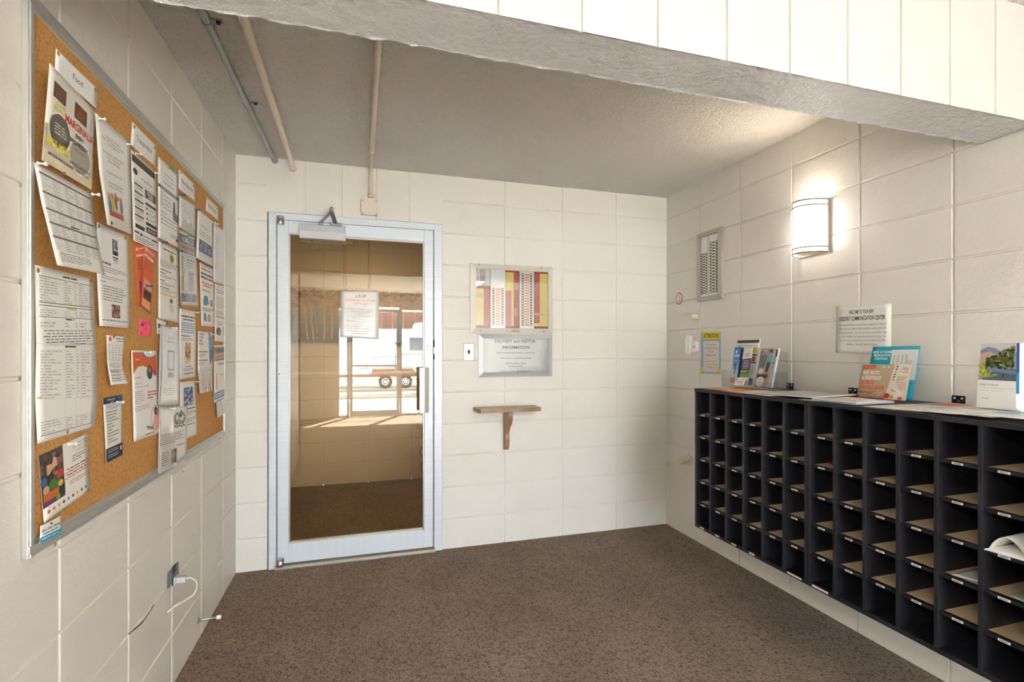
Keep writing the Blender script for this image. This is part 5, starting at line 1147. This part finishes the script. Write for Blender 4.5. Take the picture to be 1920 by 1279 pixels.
top('orange and white flyer under the wheelchair brochure', 'flyer', 'flyer', -1.13, -1.25, 2.44, 2.62, zt+0.0028, 'dc8a5a', 0.02, 1, lambda s: s.rect(0.5, 0.1, 0.95, 0.9, 'e6e0da'))
top('white newspaper sheet just right of the orange flyers', 'newspaper', 'newspaper', -1.10, -1.42, 2.405, 2.70, zt+0.001, 'e0dcd8', -0.02, 2, newsp)
top('grey newspaper with print below the first wall bracket', 'newspaper', 'newspaper', -1.26, -1.56, 2.47, 2.79, zt+0.0036, 'dedbd8', 0.03, 3, newsp, 0.003)
top('folded newspaper with a raised blue grey edge left of the fruit postcard', 'newspaper', 'newspaper', -1.40, -1.62, 2.410, 2.66, zt+0.0072, 'd4d2d4', 0.02, 6, newsp, 0.008)
for k in range(3):
    top('blue edged booklet in the stack before the fruit postcard, '+['bottom', 'middle', 'top'][k]+'', 'booklet', 'booklet', -1.628-0.002*(k % 3), -1.815-0.003*(k % 2), 2.400+0.002*(k % 2), 2.600, CT+0.0048+k*0.0034, ['a8bccc', 'c0ccd4', 'e2d8d4'][k], 0.01, 4, (lambda s: (s.rect(0.1, 0.1, 0.6, 0.5, 'e0b8a8'), s.para(0.1, 0.9, 0.6, 0.9, 4, 'a8a09a'))) if k == 2 else None, 0, 'stack of booklets in front of the fruit postcard')
top('white flyer under the stack of blue edged booklets', 'flyer', 'flyer', -1.56, -1.66, 2.404, 2.56, zt+0.0004, 'dce4e0')
rr = random.Random(11)
mags = [(-1.83, -2.02, 2.42, 2.66, 'e8e2dc', 'dcb4a0'), (-1.86, -2.07, 2.55, 2.80, 'e2d6cc', 'c8705a'), (-1.97, -2.13, 2.405, 2.62, 'e6e6e0', 'a4c4bc'), (-2.03, -2.22, 2.41, 2.66, 'ece8e2', 'd0a890'), (-2.07, -2.27, 2.50, 2.78, 'e4e6e0', 'b4c8a8'), (-2.16, -2.30, 2.405, 2.60, 'e8e8e6', '8fb0bc')]
ml = ['magazine with pale print right of the booklet stack', 'magazine with a red brown cover against the wall left of the third bracket', 'magazine with a mint green edge near the front of the sorter top', 'open white magazine in front of the third wall bracket', 'magazine with a green tint under the river booklet', 'magazine with a blue band at the right end of the sorter top']
for k, (a, c, x0, x1, b0, b1) in enumerate(mags):
    top(ml[k], 'magazine', 'magazine', a, c, x0, x1, zt+0.0008+k*0.0026, b0, rr.uniform(-0.03, 0.03), 5, lambda s, b1=b1: (s.rect(0.08, 0.1, 0.5, 0.6, b1), s.para(0.55, 0.95, 0.1, 0.9, 8, 'a8a5a0'), s.para(0.08, 0.5, 0.65, 0.92, 3, 'a8a5a0')), 0.002)

def upright(name, label, cat, tl, tr, br, bl, xt, xb, base, th=0.0006, grp=None, xr=0.0):
    """a card leaning back: bottom edge at x = xb, top edge at x = xt"""
    s = Sheet(name, label, cat, [(on(0, xt, *tl), on(0, xt+xr, *tr)), (on(0, xb, *bl), on(0, xb+xr, *br))], base, grp, thick=th); return s
# acrylic holder with leaflets
bh = empty('brochure_holder', (2.62, -1.02, CT), 'clear acrylic brochure holder at the far left of the sorter top', 'brochure holder')
XH = 2.64
b = B(); a0 = on(0, XH, 1363, 722); a1 = on(0, XH, 1462, 727)
zb0 = CT+0.0045
for (x0, x1, z1_) in ((XH-0.035, XH-0.033, zb0+0.04), (XH+0.050, XH+0.052, zb0+0.19)): box(b, x0, x1, a1.y, a0.y, zb0, z1_)
box(b, XH-0.035, XH+0.052, a1.y, a0.y, zb0, zb0+0.002); box(b, XH-0.035, XH+0.052, a0.y-0.002, a0.y, zb0, zb0+0.09); box(b, XH-0.035, XH+0.052, a1.y, a1.y+0.002, zb0, zb0+0.09)
obj('holder_body', b, M_acrylic, bh)
g_ = 'leaflets standing in the clear brochure holder'
s = upright('leaflet', 'tall white leaflet with a dark band along its top, rearmost in the brochure holder', 'leaflet', (1382.5, 636), (1426, 634.5), (1414.5, 724), (1376, 721), XH+0.045, XH+0.035, 'e4e0da', 0.001, g_)
s.rect(0.02, 0.03, 0.97, 0.09, '554a44'); s.words(0.1, 0.25, 0.14, 0.012, '77746f'); s.words(0.3, 0.9, 0.15, 0.012, '8d8a86'); s.done()
s = upright('leaflet', 'leaflet with yellow and orange patches beside the white and purple leaflet', 'leaflet', (1412, 651), (1426, 652), (1413, 724), (1402, 723), XH+0.030, XH+0.018, 'dcdad8', 0.002, g_)
s.rect(0.05, 0.02, 0.6, 0.14, 'e0b840'); s.rect(0.05, 0.17, 0.7, 0.22, '5a6a88'); s.rect(0.05, 0.24, 0.6, 0.36, 'c8643c'); s.rect(0.0, 0.37, 0.7, 0.42, '4a78c0'); s.para(0.1, 0.7, 0.5, 0.72, 6); s.rect(0.1, 0.80, 0.7, 0.98, '5a6890'); s.rect(0.8, 0.1, 0.95, 0.95, 'b8c8d0'); s.done()
s = upright('leaflet', 'navy edged leaflet behind the bright blue leaflet', 'leaflet', (1384, 652), (1395, 652), (1387, 719), (1380, 719), XH+0.020, XH+0.010, '24407c', 0.0008, g_); s.done()
s = upright('leaflet', 'bright blue leaflet with a figure raising both arms', 'leaflet', (1378, 651.5), (1389.8, 650), (1381, 719.5), (1368.5, 717), XH+0.010, XH-0.002, '4a88c4', 0.0012, g_)
s.rect(0, 0.35, 1, 0.62, '78a8d4'); s.rect(0, 0.62, 1, 0.84, 'b4c4d4'); s.rect(0, 0.84, 1, 1, 'c8966a'); s.oval(0.4, 0.13, 0.13, 0.05, 'e8eef4'); s.words(0.15, 0.9, 0.22, 0.03, 'e8eef4', lift=0.0006); s.words(0.15, 0.9, 0.26, 0.03, 'e8eef4', lift=0.0006)
s.poly([(0.42, 0.46), (0.52, 0.46), (0.56, 0.6), (0.55, 0.76), (0.42, 0.76), (0.44, 0.6)], '2c2c34'); s.oval(0.47, 0.43, 0.06, 0.025, '2c2c34'); s.poly([(0.42, 0.50), (0.15, 0.42), (0.13, 0.45), (0.42, 0.53)], '2c2c34'); s.poly([(0.52, 0.50), (0.80, 0.36), (0.84, 0.38), (0.54, 0.53)], '2c2c34'); s.done()
s = upright('leaflet', 'white leaflet with a purple middle and green foot', 'leaflet', (1394.5, 652.5), (1412.5, 649), (1401.5, 722), (1384, 721), XH+0.014, XH-0.004, 'e2ded8', 0.0012, g_)
s.ring(0.4, 0.19, 0.12, 0.03, 0.03, '8a8078'); s.ring(0.62, 0.19, 0.12, 0.03, 0.03, '8a8078'); s.words(0.25, 0.8, 0.24, 0.012, '8a8078'); s.rect(0, 0.31, 1, 0.60, '5a4060'); s.rect(0, 0.60, 1, 0.71, '5c8a3c'); s.rect(0, 0.71, 1, 0.80, '8a9a7c')
for i in range(6): s.words(0.15, 0.85, 0.36+i*0.04, 0.02, 'cfc4d0', 0.9, True, 0.0006)
s.words(0.1, 0.7, 0.64, 0.03, 'dce6d0', lift=0.0006); s.done()
s = upright('business_card', 'white business card with small logos propped at the front of the holder', 'business card', (1379.5, 708), (1397.3, 708.8), (1394.5, 723), (1375.5, 722), XH-0.040, XH-0.050, 'e8e6e2', 0.0008)
s.oval(0.16, 0.25, 0.06, 0.13, '44423e'); s.oval(0.85, 0.2, 0.05, 0.11, '8a88a8'); s.words(0.25, 0.85, 0.5, 0.05, '6a6764'); s.words(0.3, 0.8, 0.65, 0.05, '8d8a86'); s.done()
s = upright('leaflet', 'grey leaflet fanned out behind the wheelchair leaflet', 'leaflet', (1446, 655), (1459.5, 654), (1446, 727), (1436, 727), XH+0.030, XH+0.012, 'c8d0d2', 0.012, g_)
s.rect(0.8, 0.02, 1, 0.2, '44424a'); s.rect(0.1, 0.34, 0.7, 0.37, '3a4458'); s.done()
s = upright('leaflet', 'leaflet showing an elderly person in a wheelchair beside a person in teal', 'leaflet', (1428, 654), (1456, 653), (1435.5, 727), (1415.5, 726), XH+0.002, XH-0.014, 'a49a92', 0.0012, g_)
s.rect(0.62, 0.0, 1, 0.2, 'b8b4b0'); s.poly([(0.1, 0.2), (0.34, 0.14), (0.52, 0.2), (0.50, 0.42), (0.40, 0.50), (0.12, 0.50)], '77747a'); s.oval(0.36, 0.10, 0.08, 0.05, 'c0987c'); s.ring(0.36, 0.085, 0.09, 0.055, 0.03, 'd4d0cc', 3.3, 6.1)
s.oval(0.72, 0.08, 0.13, 0.06, '4a3630'); s.oval(0.70, 0.11, 0.06, 0.035, 'c09074'); s.poly([(0.62, 0.18), (0.86, 0.16), (0.88, 0.34), (0.60, 0.38)], '4ab0c0'); s.poly([(0.58, 0.36), (0.85, 0.34), (0.80, 0.60), (0.60, 0.60)], '4a443e')
s.oval(0.25, 0.58, 0.22, 0.07, 'cfcac6'); s.rect(0.0, 0.66, 0.9, 0.76, '54484e'); s.oval(0.36, 0.85, 0.34, 0.13, 'e8e4de'); s.ring(0.36, 0.83, 0.13, 0.06, 0.03, '9aa4b0'); s.words(0.15, 0.6, 0.93, 0.01, '8d8a86', lift=0.0008); s.done()

# teal poster, fruit postcard, river booklet
s = upright('poster_card', 'large teal card reading SAFE AT-HOME MEDICATION DISPOSAL leaning on the wall', 'poster card', (1637, 650.5), (1726, 648.7), (1710.5, 751.5), (1619, 745.5), 2.815, 2.745, '1ea4bc', 0.001)
s.rect(0.44, 0.065, 0.985, 0.63, 'e2e4e6'); s.rect(0.40, 0.62, 0.86, 1.0, 'e6e8ea')
for i, t in enumerate(['SAFE AT-HOME', 'MEDICATION', 'DISPOSAL']): s.text(t, 0.235, 0.125+i*0.065, 0.042, 'f2f6f6', maxw=[0.42, 0.36, 0.29][i], bold=True, slant=0.15)
s.text('Destroy Drugs', 0.27, 0.385, 0.032, 'e8f4f6', maxw=0.26, bold=True)
for i in range(4): s.rect(0.50+i*0.085, 0.16, 0.515+i*0.085, 0.42, ['a8acb0', '9aa4ac', '7ab4c4', '8a9094'][i])
s.rect(0.80, 0.26, 0.815, 0.56, 'd08a78'); s.rect(0.85, 0.26, 0.865, 0.56, 'd08a78'); s.done()
s = upright('postcard', 'tan postcard reading FREE FRUITS and VEGETABLES in front of the teal card', 'postcard', (1617.5, 683), (1710, 683.5), (1698.5, 751.5), (1606, 744.5), 2.690, 2.655, 'b8a486', 0.001)
s.poly([(0.68, 0.0), (1, 0.0), (1, 1), (0.58, 1), (0.64, 0.4)], 'e0d8cc'); s.poly([(0.05, 0.04), (0.31, 0.035), (0.285, 0.08), (0.31, 0.125), (0.04, 0.13)], 'd63c2c'); s.words(0.06, 0.28, 0.085, 0.02, 'f0c8bc', lift=0.0008)
s.ring(0.47, 0.075, 0.035, 0.045, 0.006, 'd8ccb8'); s.oval(0.47, 0.075, 0.02, 0.03, 'd8ccb8'); s.rect(0.54, 0.05, 0.59, 0.10, 'd8ccb8')
s.ring(0.36, 0.2, 0.09, 0.16, 0.006, 'cbbb9f', 3.6, 6.0); s.ring(0.52, 0.35, 0.10, 0.18, 0.006, 'cbbb9f', 3.2, 6.2); s.ring(0.38, 0.55, 0.12, 0.2, 0.006, 'cbbb9f', 2.0, 4.2)
s.text('FREE FRUITS', 0.04, 0.30, 0.105, 'f2eee6', 'l', 0.35, True, slant=0.15); s.text('& VEGETABLES', 0.04, 0.45, 0.105, 'f2eee6', 'l', 0.40, True, slant=0.15); s.text('FRUTAS &', 0.03, 0.60, 0.105, 'dc4a34', 'l', 0.27, True, slant=0.15); s.text('VERDURAS GRATIS', 0.02, 0.745, 0.105, 'dc4a34', 'l', 0.51, True, slant=0.15)
s.words(0.02, 0.40, 0.81, 0.02, '55504a'); s.words(0.02, 0.33, 0.85, 0.02, '55504a'); s.words(0.02, 0.45, 0.90, 0.02, 'c8604a'); s.words(0.02, 0.4, 0.94, 0.02, 'c8604a')
for i, c in enumerate(['c8382c', '3f8a3a', 'b8a890', '5a8a3a', 'b0502c', 'b88a3c']): s.oval(0.735-i*0.008, 0.06+i*0.075, 0.02, 0.026, c)
s.words(0.84, 0.96, 0.10, 0.014, '55504a'); s.words(0.84, 0.96, 0.14, 0.014, '55504a'); s.words(0.80, 0.96, 0.19, 0.014, 'c8604a'); s.words(0.84, 0.96, 0.23, 0.014, 'c8604a'); s.para(0.76, 0.95, 0.33, 0.48, 4); 
for i in range(5): s.words(0.76+0.02*i, 0.95, 0.51+i*0.045, 0.014, 'c8604a')
s.oval(0.62, 0.90, 0.055, 0.075, 'cc2e24'); s.oval(0.62, 0.885, 0.022, 0.03, '3f8a3a'); s.oval(0.71, 0.93, 0.045, 0.055, 'e2b03c'); s.oval(0.71, 0.93, 0.018, 0.022, '5a8a3a'); s.oval(0.52, 0.93, 0.05, 0.03, 'd8707a'); s.oval(0.55, 0.96, 0.06, 0.025, 'c8606a')
s.poly([(0.70, 0.66), (0.86, 0.74), (0.94, 0.80), (0.93, 0.98), (0.78, 0.97), (0.76, 0.84)], 'ebe4da'); s.poly([(0.70, 0.71), (0.80, 0.77), (0.79, 0.79), (0.69, 0.73)], 'd08a4c'); s.oval(0.88, 0.95, 0.05, 0.04, 'b86a4c'); s.done()
rb = upright('booklet', 'booklet with a river and trees photo reading Help is Here at the right end', 'booklet', (1840, 644.6), (1912, 643.3), (1911, 771), (1830.5, 763), 2.63, 2.60, 'e2e2e0', 0.0012)
s = rb
s.rect(0.0, 0.0, 0.93, 0.57, '8a9aa8'); s.rect(0, 0, 0.93, 0.14, 'c2c0c4'); s.poly([(0, 0.10), (0.18, 0.05), (0.38, 0.07), (0.55, 0.14), (0.55, 0.26), (0, 0.26)], '7e88a0'); s.poly([(0, 0.16), (0.25, 0.12), (0.5, 0.2), (0.5, 0.3), (0, 0.3)], 'b8a08c')
rr = random.Random(2); l0 = 0.0006
for i in range(90):
    u = rr.uniform(0.14, 0.86); v = rr.uniform(max(0.07, 0.30-0.30*u), 0.42); s.oval(u, v, rr.uniform(0.03, 0.07), rr.uniform(0.015, 0.035), rr.choice(['38401c', '4a5420', '2e3418', '5c6426', '3c3c20', '747c2e']), l0+i*0.000004, 8)
s.rect(0.10, 0.395, 0.93, 0.57, '55646c', 0.0011); s.poly([(0.2, 0.37), (0.93, 0.42), (0.93, 0.47), (0.2, 0.42)], '6d80a0', 0.00115); s.poly([(0, 0.55), (0.3, 0.52), (0.5, 0.49), (0.44, 0.47), (0, 0.5)], 'a08c6c', 0.0012)
for i in range(40): u = rr.uniform(0.03, 0.34); s.oval(u, rr.uniform(0.28+0.5*u, 0.50), 0.03, 0.018, rr.choice(['b4b42c', 'c8c43c', '98a028', '7c8424']), 0.00125+i*0.000004, 8)
s.rect(0.605, 0.46, 0.63, 0.52, '3a2a24', 0.0015); s.oval(0.617, 0.455, 0.014, 0.010, '8a4438', 0.0016)
s.rect(0, 0.57, 0.93, 1, 'e2e0dc', 0.0013); s.rect(0.93, 0, 1, 0.45, '2c5f9c'); s.rect(0.93, 0.45, 1, 0.75, '2f94cc')
s.text('Help Is Here!', 0.05, 0.655, 0.034, '4a4c78', 'l', 0.46, lift=0.0016); s.text('Crisis Prevention, Mental and Behavioral Health Support', 0.05, 0.695, 0.014, '6ab0cc', 'l', 0.82, lift=0.0016); s.text('Resource Guide to the Greater Treasure Valley', 0.05, 0.735, 0.011, '8a8884', 'l', 0.58, lift=0.0016)
s.ring(0.08, 0.85, 0.04, 0.03, 0.012, '55608c'); s.text('ST LUKES', 0.12, 0.862, 0.022, '55608c', 'l', 0.18, lift=0.0016)
s.done()
for k in range(3):
    s = upright('booklet', 'pale blue edged booklet behind the river booklet, '+['first', 'second', 'third'][k]+' of those showing past its right edge', 'booklet', (1842+4*k, 645-0.4*k), (1918+5*k, 643-0.6*k), (1916+5*k, 771.5+0.5*k), (1834+4*k, 763), 2.645+0.016*k, 2.615+0.016*k, 'dfe6e6', 0.009, 'booklets standing behind the river booklet'); s.done()

# ------------------------------------------------------------------ left wall: outlet with plug, door stop
op = empty('power_outlet', (0, -1.0, 0.38), 'steel outlet plate low on the left wall with a grey plug and cord in it', 'power outlet')
q0 = on(0, 0.005, 316, 1075); q1 = on(0, 0.005, 335, 1052); yA, yB = q0.y, q1.y; zA = on(0, 0.005, 316, 1104).z; zB = on(0, 0.005, 335, 1053).z
b = B(); box(b, 0.0, 0.006, yA, yB, zA, zB, 0.002); obj('plate', b, simple('tarnished_steel', rgb(120, 124, 130), 0.35, 0.7), op)
ym, zm = (yA+yB)/2, (zA+zB)/2
b = B(); box(b, 0.0055, 0.0075, ym-0.018, ym+0.018, zm+0.008, zm+0.036, 0.002); box(b, 0.0055, 0.0075, ym-0.018, ym+0.018, zm-0.036, zm-0.008, 0.002); obj('socket', b, M_black, op)
b = B(); zp = zm-0.020; box(b, 0.0075, 0.016, ym-0.017, ym+0.017, zp-0.015, zp+0.015, 0.003); box(b, 0.014, 0.046, ym-0.012, ym+0.012, zp-0.012, zp+0.012, 0.004); pg = obj('plug', b, simple('grey_plug', rgb(188, 190, 192), 0.4), op)
b = B(); tube(b, smoothpath([(0.046, ym, zp), (0.062, ym+0.004, zp-0.002), (0.082, ym+0.0, zp-0.022), (0.078, ym-0.012, zp-0.055), (0.050, ym-0.024, zp-0.072), (0.022, ym-0.036, zp-0.082), (0.004, ym-0.045, zp-0.094), (-0.004, ym-0.046, zp-0.098)], 6), 0.0032, 10)
k = obj('cord', b, simple('white_cord', rgb(214, 210, 200), 0.4)); k.parent = pg; k.matrix_parent_inverse = pg.matrix_parent_inverse.copy()
k.matrix_parent_inverse = Matrix.Identity(4); 
ds_ = on(0, 0.0, 371, 1163); tip = on(2, ds_.z+0.001, 402, 1160)
b = B(); tube(b, [(0.001, ds_.y, ds_.z), (0.02, ds_.y+0.001, ds_.z), (0.075, ds_.y+0.002, ds_.z)], [0.006, 0.0055, 0.005], 14); lathe(b, [(0.012, 0), (0.010, 0.004)], (0.0, ds_.y, ds_.z), 'X', 16)
dst = obj('door_stop', b, M_steel); tag(dst, 'chrome door stop near the foot of the left wall', 'door stop')
b = B(); lathe(b, [(0.007, 0.072), (0.009, 0.075), (0.009, 0.088), (0.006, 0.090)], (0.0, ds_.y+0.002, ds_.z), 'X', 14); k = obj('rubber_tip', b, M_white); k.parent = dst

# ------------------------------------------------------------------ corridor: birch painting, boxes, plant
CYW = 1.86
pa = empty('painting', (0.7, CYW, 1.345), 'wide painting of golden birch trunks in mist on the corridor wall behind the door', 'painting')
px_0, px_1, pz_0, pz_1 = -0.45, 1.95, 1.352, 1.865
b = B(); box(b, px_0, px_1, CYW-0.035, CYW-0.002, pz_0, pz_1, 0.002); obj('canvas', b, simple('canvas_edge', rgb(90, 84, 76), 0.8), pa)
s = Sheet('painted_face', None, None, [(Vector((px_0, CYW-0.0365, pz_1)), Vector((px_1, CYW-0.0365, pz_1))), (Vector((px_0, CYW-0.0365, pz_0)), Vector((px_1, CYW-0.0365, pz_0)))], 'b8a88c', parent=pa)
for i, c in enumerate(['c4b498', 'bcae92', 'b4a88e', 'aca288', 'a49c86', '9a9682', '8c8c7e', '7c8078', '6a7070', '585f60', '484e50', '3a4042']): s.rect(0, i/12, 1, (i+1)/12, c, 0.0003)
rr = random.Random(8); l0 = 0.0005
for i in range(620):
    u = rr.random(); v = rr.uniform(0.04, 0.38)*(1 if rr.random() < .8 else 1.2); s.oval(min(max(u, 0.03), 0.97), v, rr.uniform(0.004, 0.013), rr.uniform(0.012, 0.040), rr.choice(['a88c68', '9c805c', 'b09674', '927454', 'b8a080', '9a6c48', 'a88a66']), l0+i*0.000002, 9, rr.random())
for i in range(60):
    u = rr.uniform(0.01, 0.99); s.rect(u, rr.uniform(0.4, 0.55), u+rr.uniform(0.001, 0.004), rr.uniform(0.85, 0.99), rr.choice(['9c8a6c', '6e685c', 'a87c4c', '565a58']), 0.0013)
for i in range(70): s.oval(rr.uniform(0.02, 0.98), rr.uniform(0.82, 0.97), rr.uniform(0.006, 0.02), rr.uniform(0.02, 0.05), rr.choice(['2c3438', '3a4448', '6a4a38', '4c5a64']), 0.0014+i*0.000002, 7)
gold = simple('gold_leaf_paint', rgb(226, 182, 92), 0.35, 0.2)
def trunk(u, top_v, lean, fork=True):
    pts = [(u+lean*(1-t)+0.0012*math.sin(t*9+u*40), top_v+(0.95-top_v)*t) for t in [k/10 for k in range(11)]]
    for (a, va), (c, vc) in zip(pts, pts[1:]):
        w = 0.0012+0.0010*va; s.poly([(a-w, va), (a+w, va), (c+w, vc), (c-w, vc)], gold, 0.0017)
    if fork:
        a, va = pts[2]
        for sg in (-1, 1): s.poly([(a, va+0.03), (a+0.0018, va+0.03), (a+sg*0.011+0.0008, va-0.12), (a+sg*0.011-0.0008, va-0.12)], gold, 0.00172)
for u, v, ln in ((0.205, 0.32, -0.006), (0.245, 0.2, 0.004), (0.275, 0.3, -0.012), (0.295, 0.24, -0.01), (0.335, 0.16, 0.002), (0.365, 0.20, -0.004), (0.41, 0.14, -0.008), (0.46, 0.2, 0.006), (0.50, 0.18, 0.0), (0.55, 0.22, 0.005), (0.60, 0.2, -0.008), (0.64, 0.26, 0.0), (0.685, 0.2, 0.003), (0.74, 0.24, 0.0), (0.80, 0.2, -0.006), (0.86, 0.22, 0.004), (0.93, 0.2, 0.0), (0.05, 0.22, 0.0), (0.10, 0.2, 0.006), (0.155, 0.24, -0.004)): trunk(u, v, ln)
s.done()
def cor(px, py, off=0.03): return on(1, CYW-off, px, py)
for (a, c, lab, cond) in (((560, 430), (588, 455), 'cream junction box on the corridor wall seen behind the door closer', False), ((638, 428), (666, 460), 'cream junction box with a conduit below it on the corridor wall', True)):
    p, q = cor(*a), cor(*c); e = empty('junction_box', ((p.x+q.x)/2, CYW, q.z), lab, 'junction box')
    b = B(); box(b, p.x, q.x, CYW-0.045, CYW, q.z, p.z, 0.003); obj('box_body', b, M_box, e)
    b = B()
    for xx in (p.x+0.014, q.x-0.014): lathe(b, [(0.006, -0.047), (0.006, -0.045)], (xx, CYW, q.z+0.014), 'Y', 8)
    obj('screw', b, M_dsteel, e)
for px, z1_, lab in ((647, cor(650, 458).z, 'cream conduit running down from the corridor junction box to the painting'), (693, H, 'cream conduit running down the corridor wall from the ceiling to the painting')):
    x = cor(px, 500).x; b = B(); cyl(b, (x, CYW-0.016, pz_1-0.1), (x, CYW-0.016, z1_), 0.013); tag(obj('conduit_pipe', b, M_pipe), lab, 'conduit pipe')
# plant on a scroll stand
pp = on(1, 1.45, 796, 810); PX = pp.x+0.09
pl_ = empty('potted_plant', (PX, 1.45, 0), 'spiky leaved plant in an amber pot on a scrolled stand behind the door glass', 'potted plant')
b = B(); lathe(b, [(0.075, 0.40), (0.105, 0.43), (0.12, 0.50), (0.115, 0.57), (0.10, 0.575), (0.10, 0.56)], (PX, 1.45, 0), 'Z', 24); obj('pot', b, simple('amber_pot', rgb(190, 140, 60), 0.3), pl_)
b = B()
for k in range(3):
    a = 2*math.pi*k/3+math.pi; c_, s_ = math.cos(a), math.sin(a)
    pts = [(0.10, 0.40), (0.13, 0.34), (0.10, 0.28), (0.05, 0.31), (0.07, 0.34), (0.10, 0.28), (0.12, 0.18), (0.08, 0.08), (0.14, 0.0)]
    tube(b, smoothpath([(PX+r_*c_, 1.45+r_*s_, z_+0.005) for r_, z_ in pts], 5), 0.006, 8)
tube(b, [(PX+0.1*math.cos(2*math.pi*k/24), 1.45+0.1*math.sin(2*math.pi*k/24), 0.405) for k in range(25)], 0.006, 8)
obj('plant_stand', b, simple('gold_iron', rgb(170, 128, 60), 0.4, 0.4), pl_)
M_leaf = simple('olive_leaf', rgb(120, 100, 44), 0.45)
rr = random.Random(5)
for k in range(13):
    a = 2*math.pi*k/13+rr.uniform(-.2, .2); Ln = rr.uniform(0.28, 0.46); lift = rr.uniform(0.18, 0.5); b = B(); pv = None
    for t in range(9):
        u = t/8; r_ = 0.02+Ln*u*0.55; z_ = 0.56+lift*u*(1.35-0.6*u)-0.04*u*u; w = 0.018*math.sin(math.pi*min(1, 0.15+u*0.85))+0.001
        c_ = Vector((PX+r_*math.cos(a), 1.45+r_*math.sin(a), z_)); sd_ = Vector((-math.sin(a), math.cos(a), 0))*w
        cur = (b.verts.new(c_-sd_), b.verts.new(c_-Vector((0, 0, 0.004))), b.verts.new(c_+sd_))
        if pv:
            b.faces.new((pv[0], pv[1], cur[1], cur[0])); b.faces.new((pv[1], pv[2], cur[2], cur[1]))
        pv = cur
    obj('leaf', b, M_leaf, pl_, True)

# ------------------------------------------------------------------ outside the entrance
b = B(); box(b, -30, 30, -40, YF-0.2, -0.16, -0.06); tag(obj('ground_outside', b, simple('sunlit_concrete', rgb(196, 190, 180), 0.9)), kind='structure')
b = B(); box(b, -4, 8, -9.4, YF-0.2, -0.06, 0.0, 0.01); tag(obj('entrance_slab', b, simple('pale_concrete', rgb(214, 208, 198), 0.9)), kind='structure')
b = B(); box(b, -12, 12, -11.6, -11.3, -0.06, 0.08, 0.02); tag(obj('kerb', b, simple('kerb_concrete', rgb(150, 146, 140), 0.9)), kind='structure')
b = B(); box(b, -12, 12, -14.6, -13.2, -0.06, -0.055); tag(obj('road', b, simple('asphalt', rgb(110, 106, 104), 0.9)), kind='structure')
fe = empty('fence', (0, -22, 0), 'brown slatted fence beyond the white camper trailer, seen reflected in the door', 'fence')
b = B()
for k in range(110): box(b, -11+k*0.2, -11+k*0.2+0.198, -22.03, -22, 0.0, 3.2)
obj('pickets', b, simple('brown_fence', rgb(112, 82, 72), 0.8), fe)
b = B(); box(b, -11, 11, -22.08, -21.98, 3.2, 3.55); box(b, -11, 11, -22.08, -22.03, 0.4, 0.5); obj('cap_rail', b, simple('pale_rail', rgb(206, 200, 184), 0.8), fe)
rv = empty('camper_trailer', (2.0, -15, 0), 'white camper trailer parked outside, seen reflected in the door glass', 'camper trailer')
M_rv = simple('white_fibreglass', rgb(236, 238, 240), 0.3)
b = B(); prism(b, [(-1.6, 0.45), (-1.9, 0.8), (-1.8, 1.7), (-1.5, 2.02), (5.4, 2.08), (5.6, 1.95), (5.7, 0.5), (2.75, 0.45), (2.6, 0.72), (1.15, 0.72), (1.0, 0.45)], 1, -17.1, -15.0); bmesh.ops.bevel(b, geom=b.edges[:], offset=0.03, segments=2, affect='EDGES'); obj('body', b, M_rv, rv)
b = B(); prism(b, [(-1.5, 0.60), (5.6, 0.66), (5.6, 0.74), (-1.6, 0.70)], 1, -15.01, -14.99)
prism(b, [(0.4, 0.95), (2.4, 1.12), (5.5, 1.16), (5.5, 1.24), (2.3, 1.20), (0.3, 0.99)], 1, -15.012, -14.99); obj('stripe', b, simple('grey_stripe', rgb(150, 156, 164), 0.4), rv)
b = B(); box(b, 2.35, 3.1, -15.015, -14.98, 1.28, 1.75, 0.01); obj('window', b, simple('rv_window', rgb(96, 102, 110), 0.15), rv)
b = B(); box(b, 1.85, 2.08, -15.015, -14.98, 1.50, 1.58, 0.005); obj('vent', b, M_black, rv)
b = B(); box(b, 0.0, 0.62, -15.015, -14.98, 0.62, 1.8, 0.02); obj('door', b, M_rv, rv)
for x0, w_ in ((0.3, 0.75), (2.55, 0.7)):
    b = B(); prism(b, [(x0, 2.05), (x0+0.08, 2.30), (x0+w_*0.6, 2.34), (x0+w_, 2.12), (x0+w_, 2.05)], 1, -16.3, -15.6); obj('roof_vent', b, M_rv, rv)
for xw in (1.52, 2.22):
    b = B(); lathe(b, [(0.17, 0.0), (0.22, 0.02), (0.24, 0.06), (0.24, 0.17), (0.22, 0.2), (0.14, 0.2)], (xw, -15.22, 0.18), 'Y', 32); wh = obj('wheel', b, simple('tyre', rgb(40, 40, 42), 0.8), rv)
    b = B(); lathe(b, [(0.135, 0.0), (0.13, 0.01), (0.05, 0.015), (0.04, 0.03)], (xw, -15.015, 0.18), 'Y', 24)
    for k in range(6): a = k*math.pi/3; lathe(b, [(0.03, 0.0), (0.03, 0.014)], (xw+0.085*math.cos(a), -15.01, 0.18+0.085*math.sin(a)), 'Y', 8, 1)
    hb = obj('hub', b, [M_rv, M_dark]); hb.parent = wh
b = B(); box(b, -3.4, -1.75, -16.1, -16.0, 0.40, 0.50); box(b, -3.4, -3.3, -16.1, -16.0, -0.06, 0.5); obj('tow_bar', b, M_black, rv)
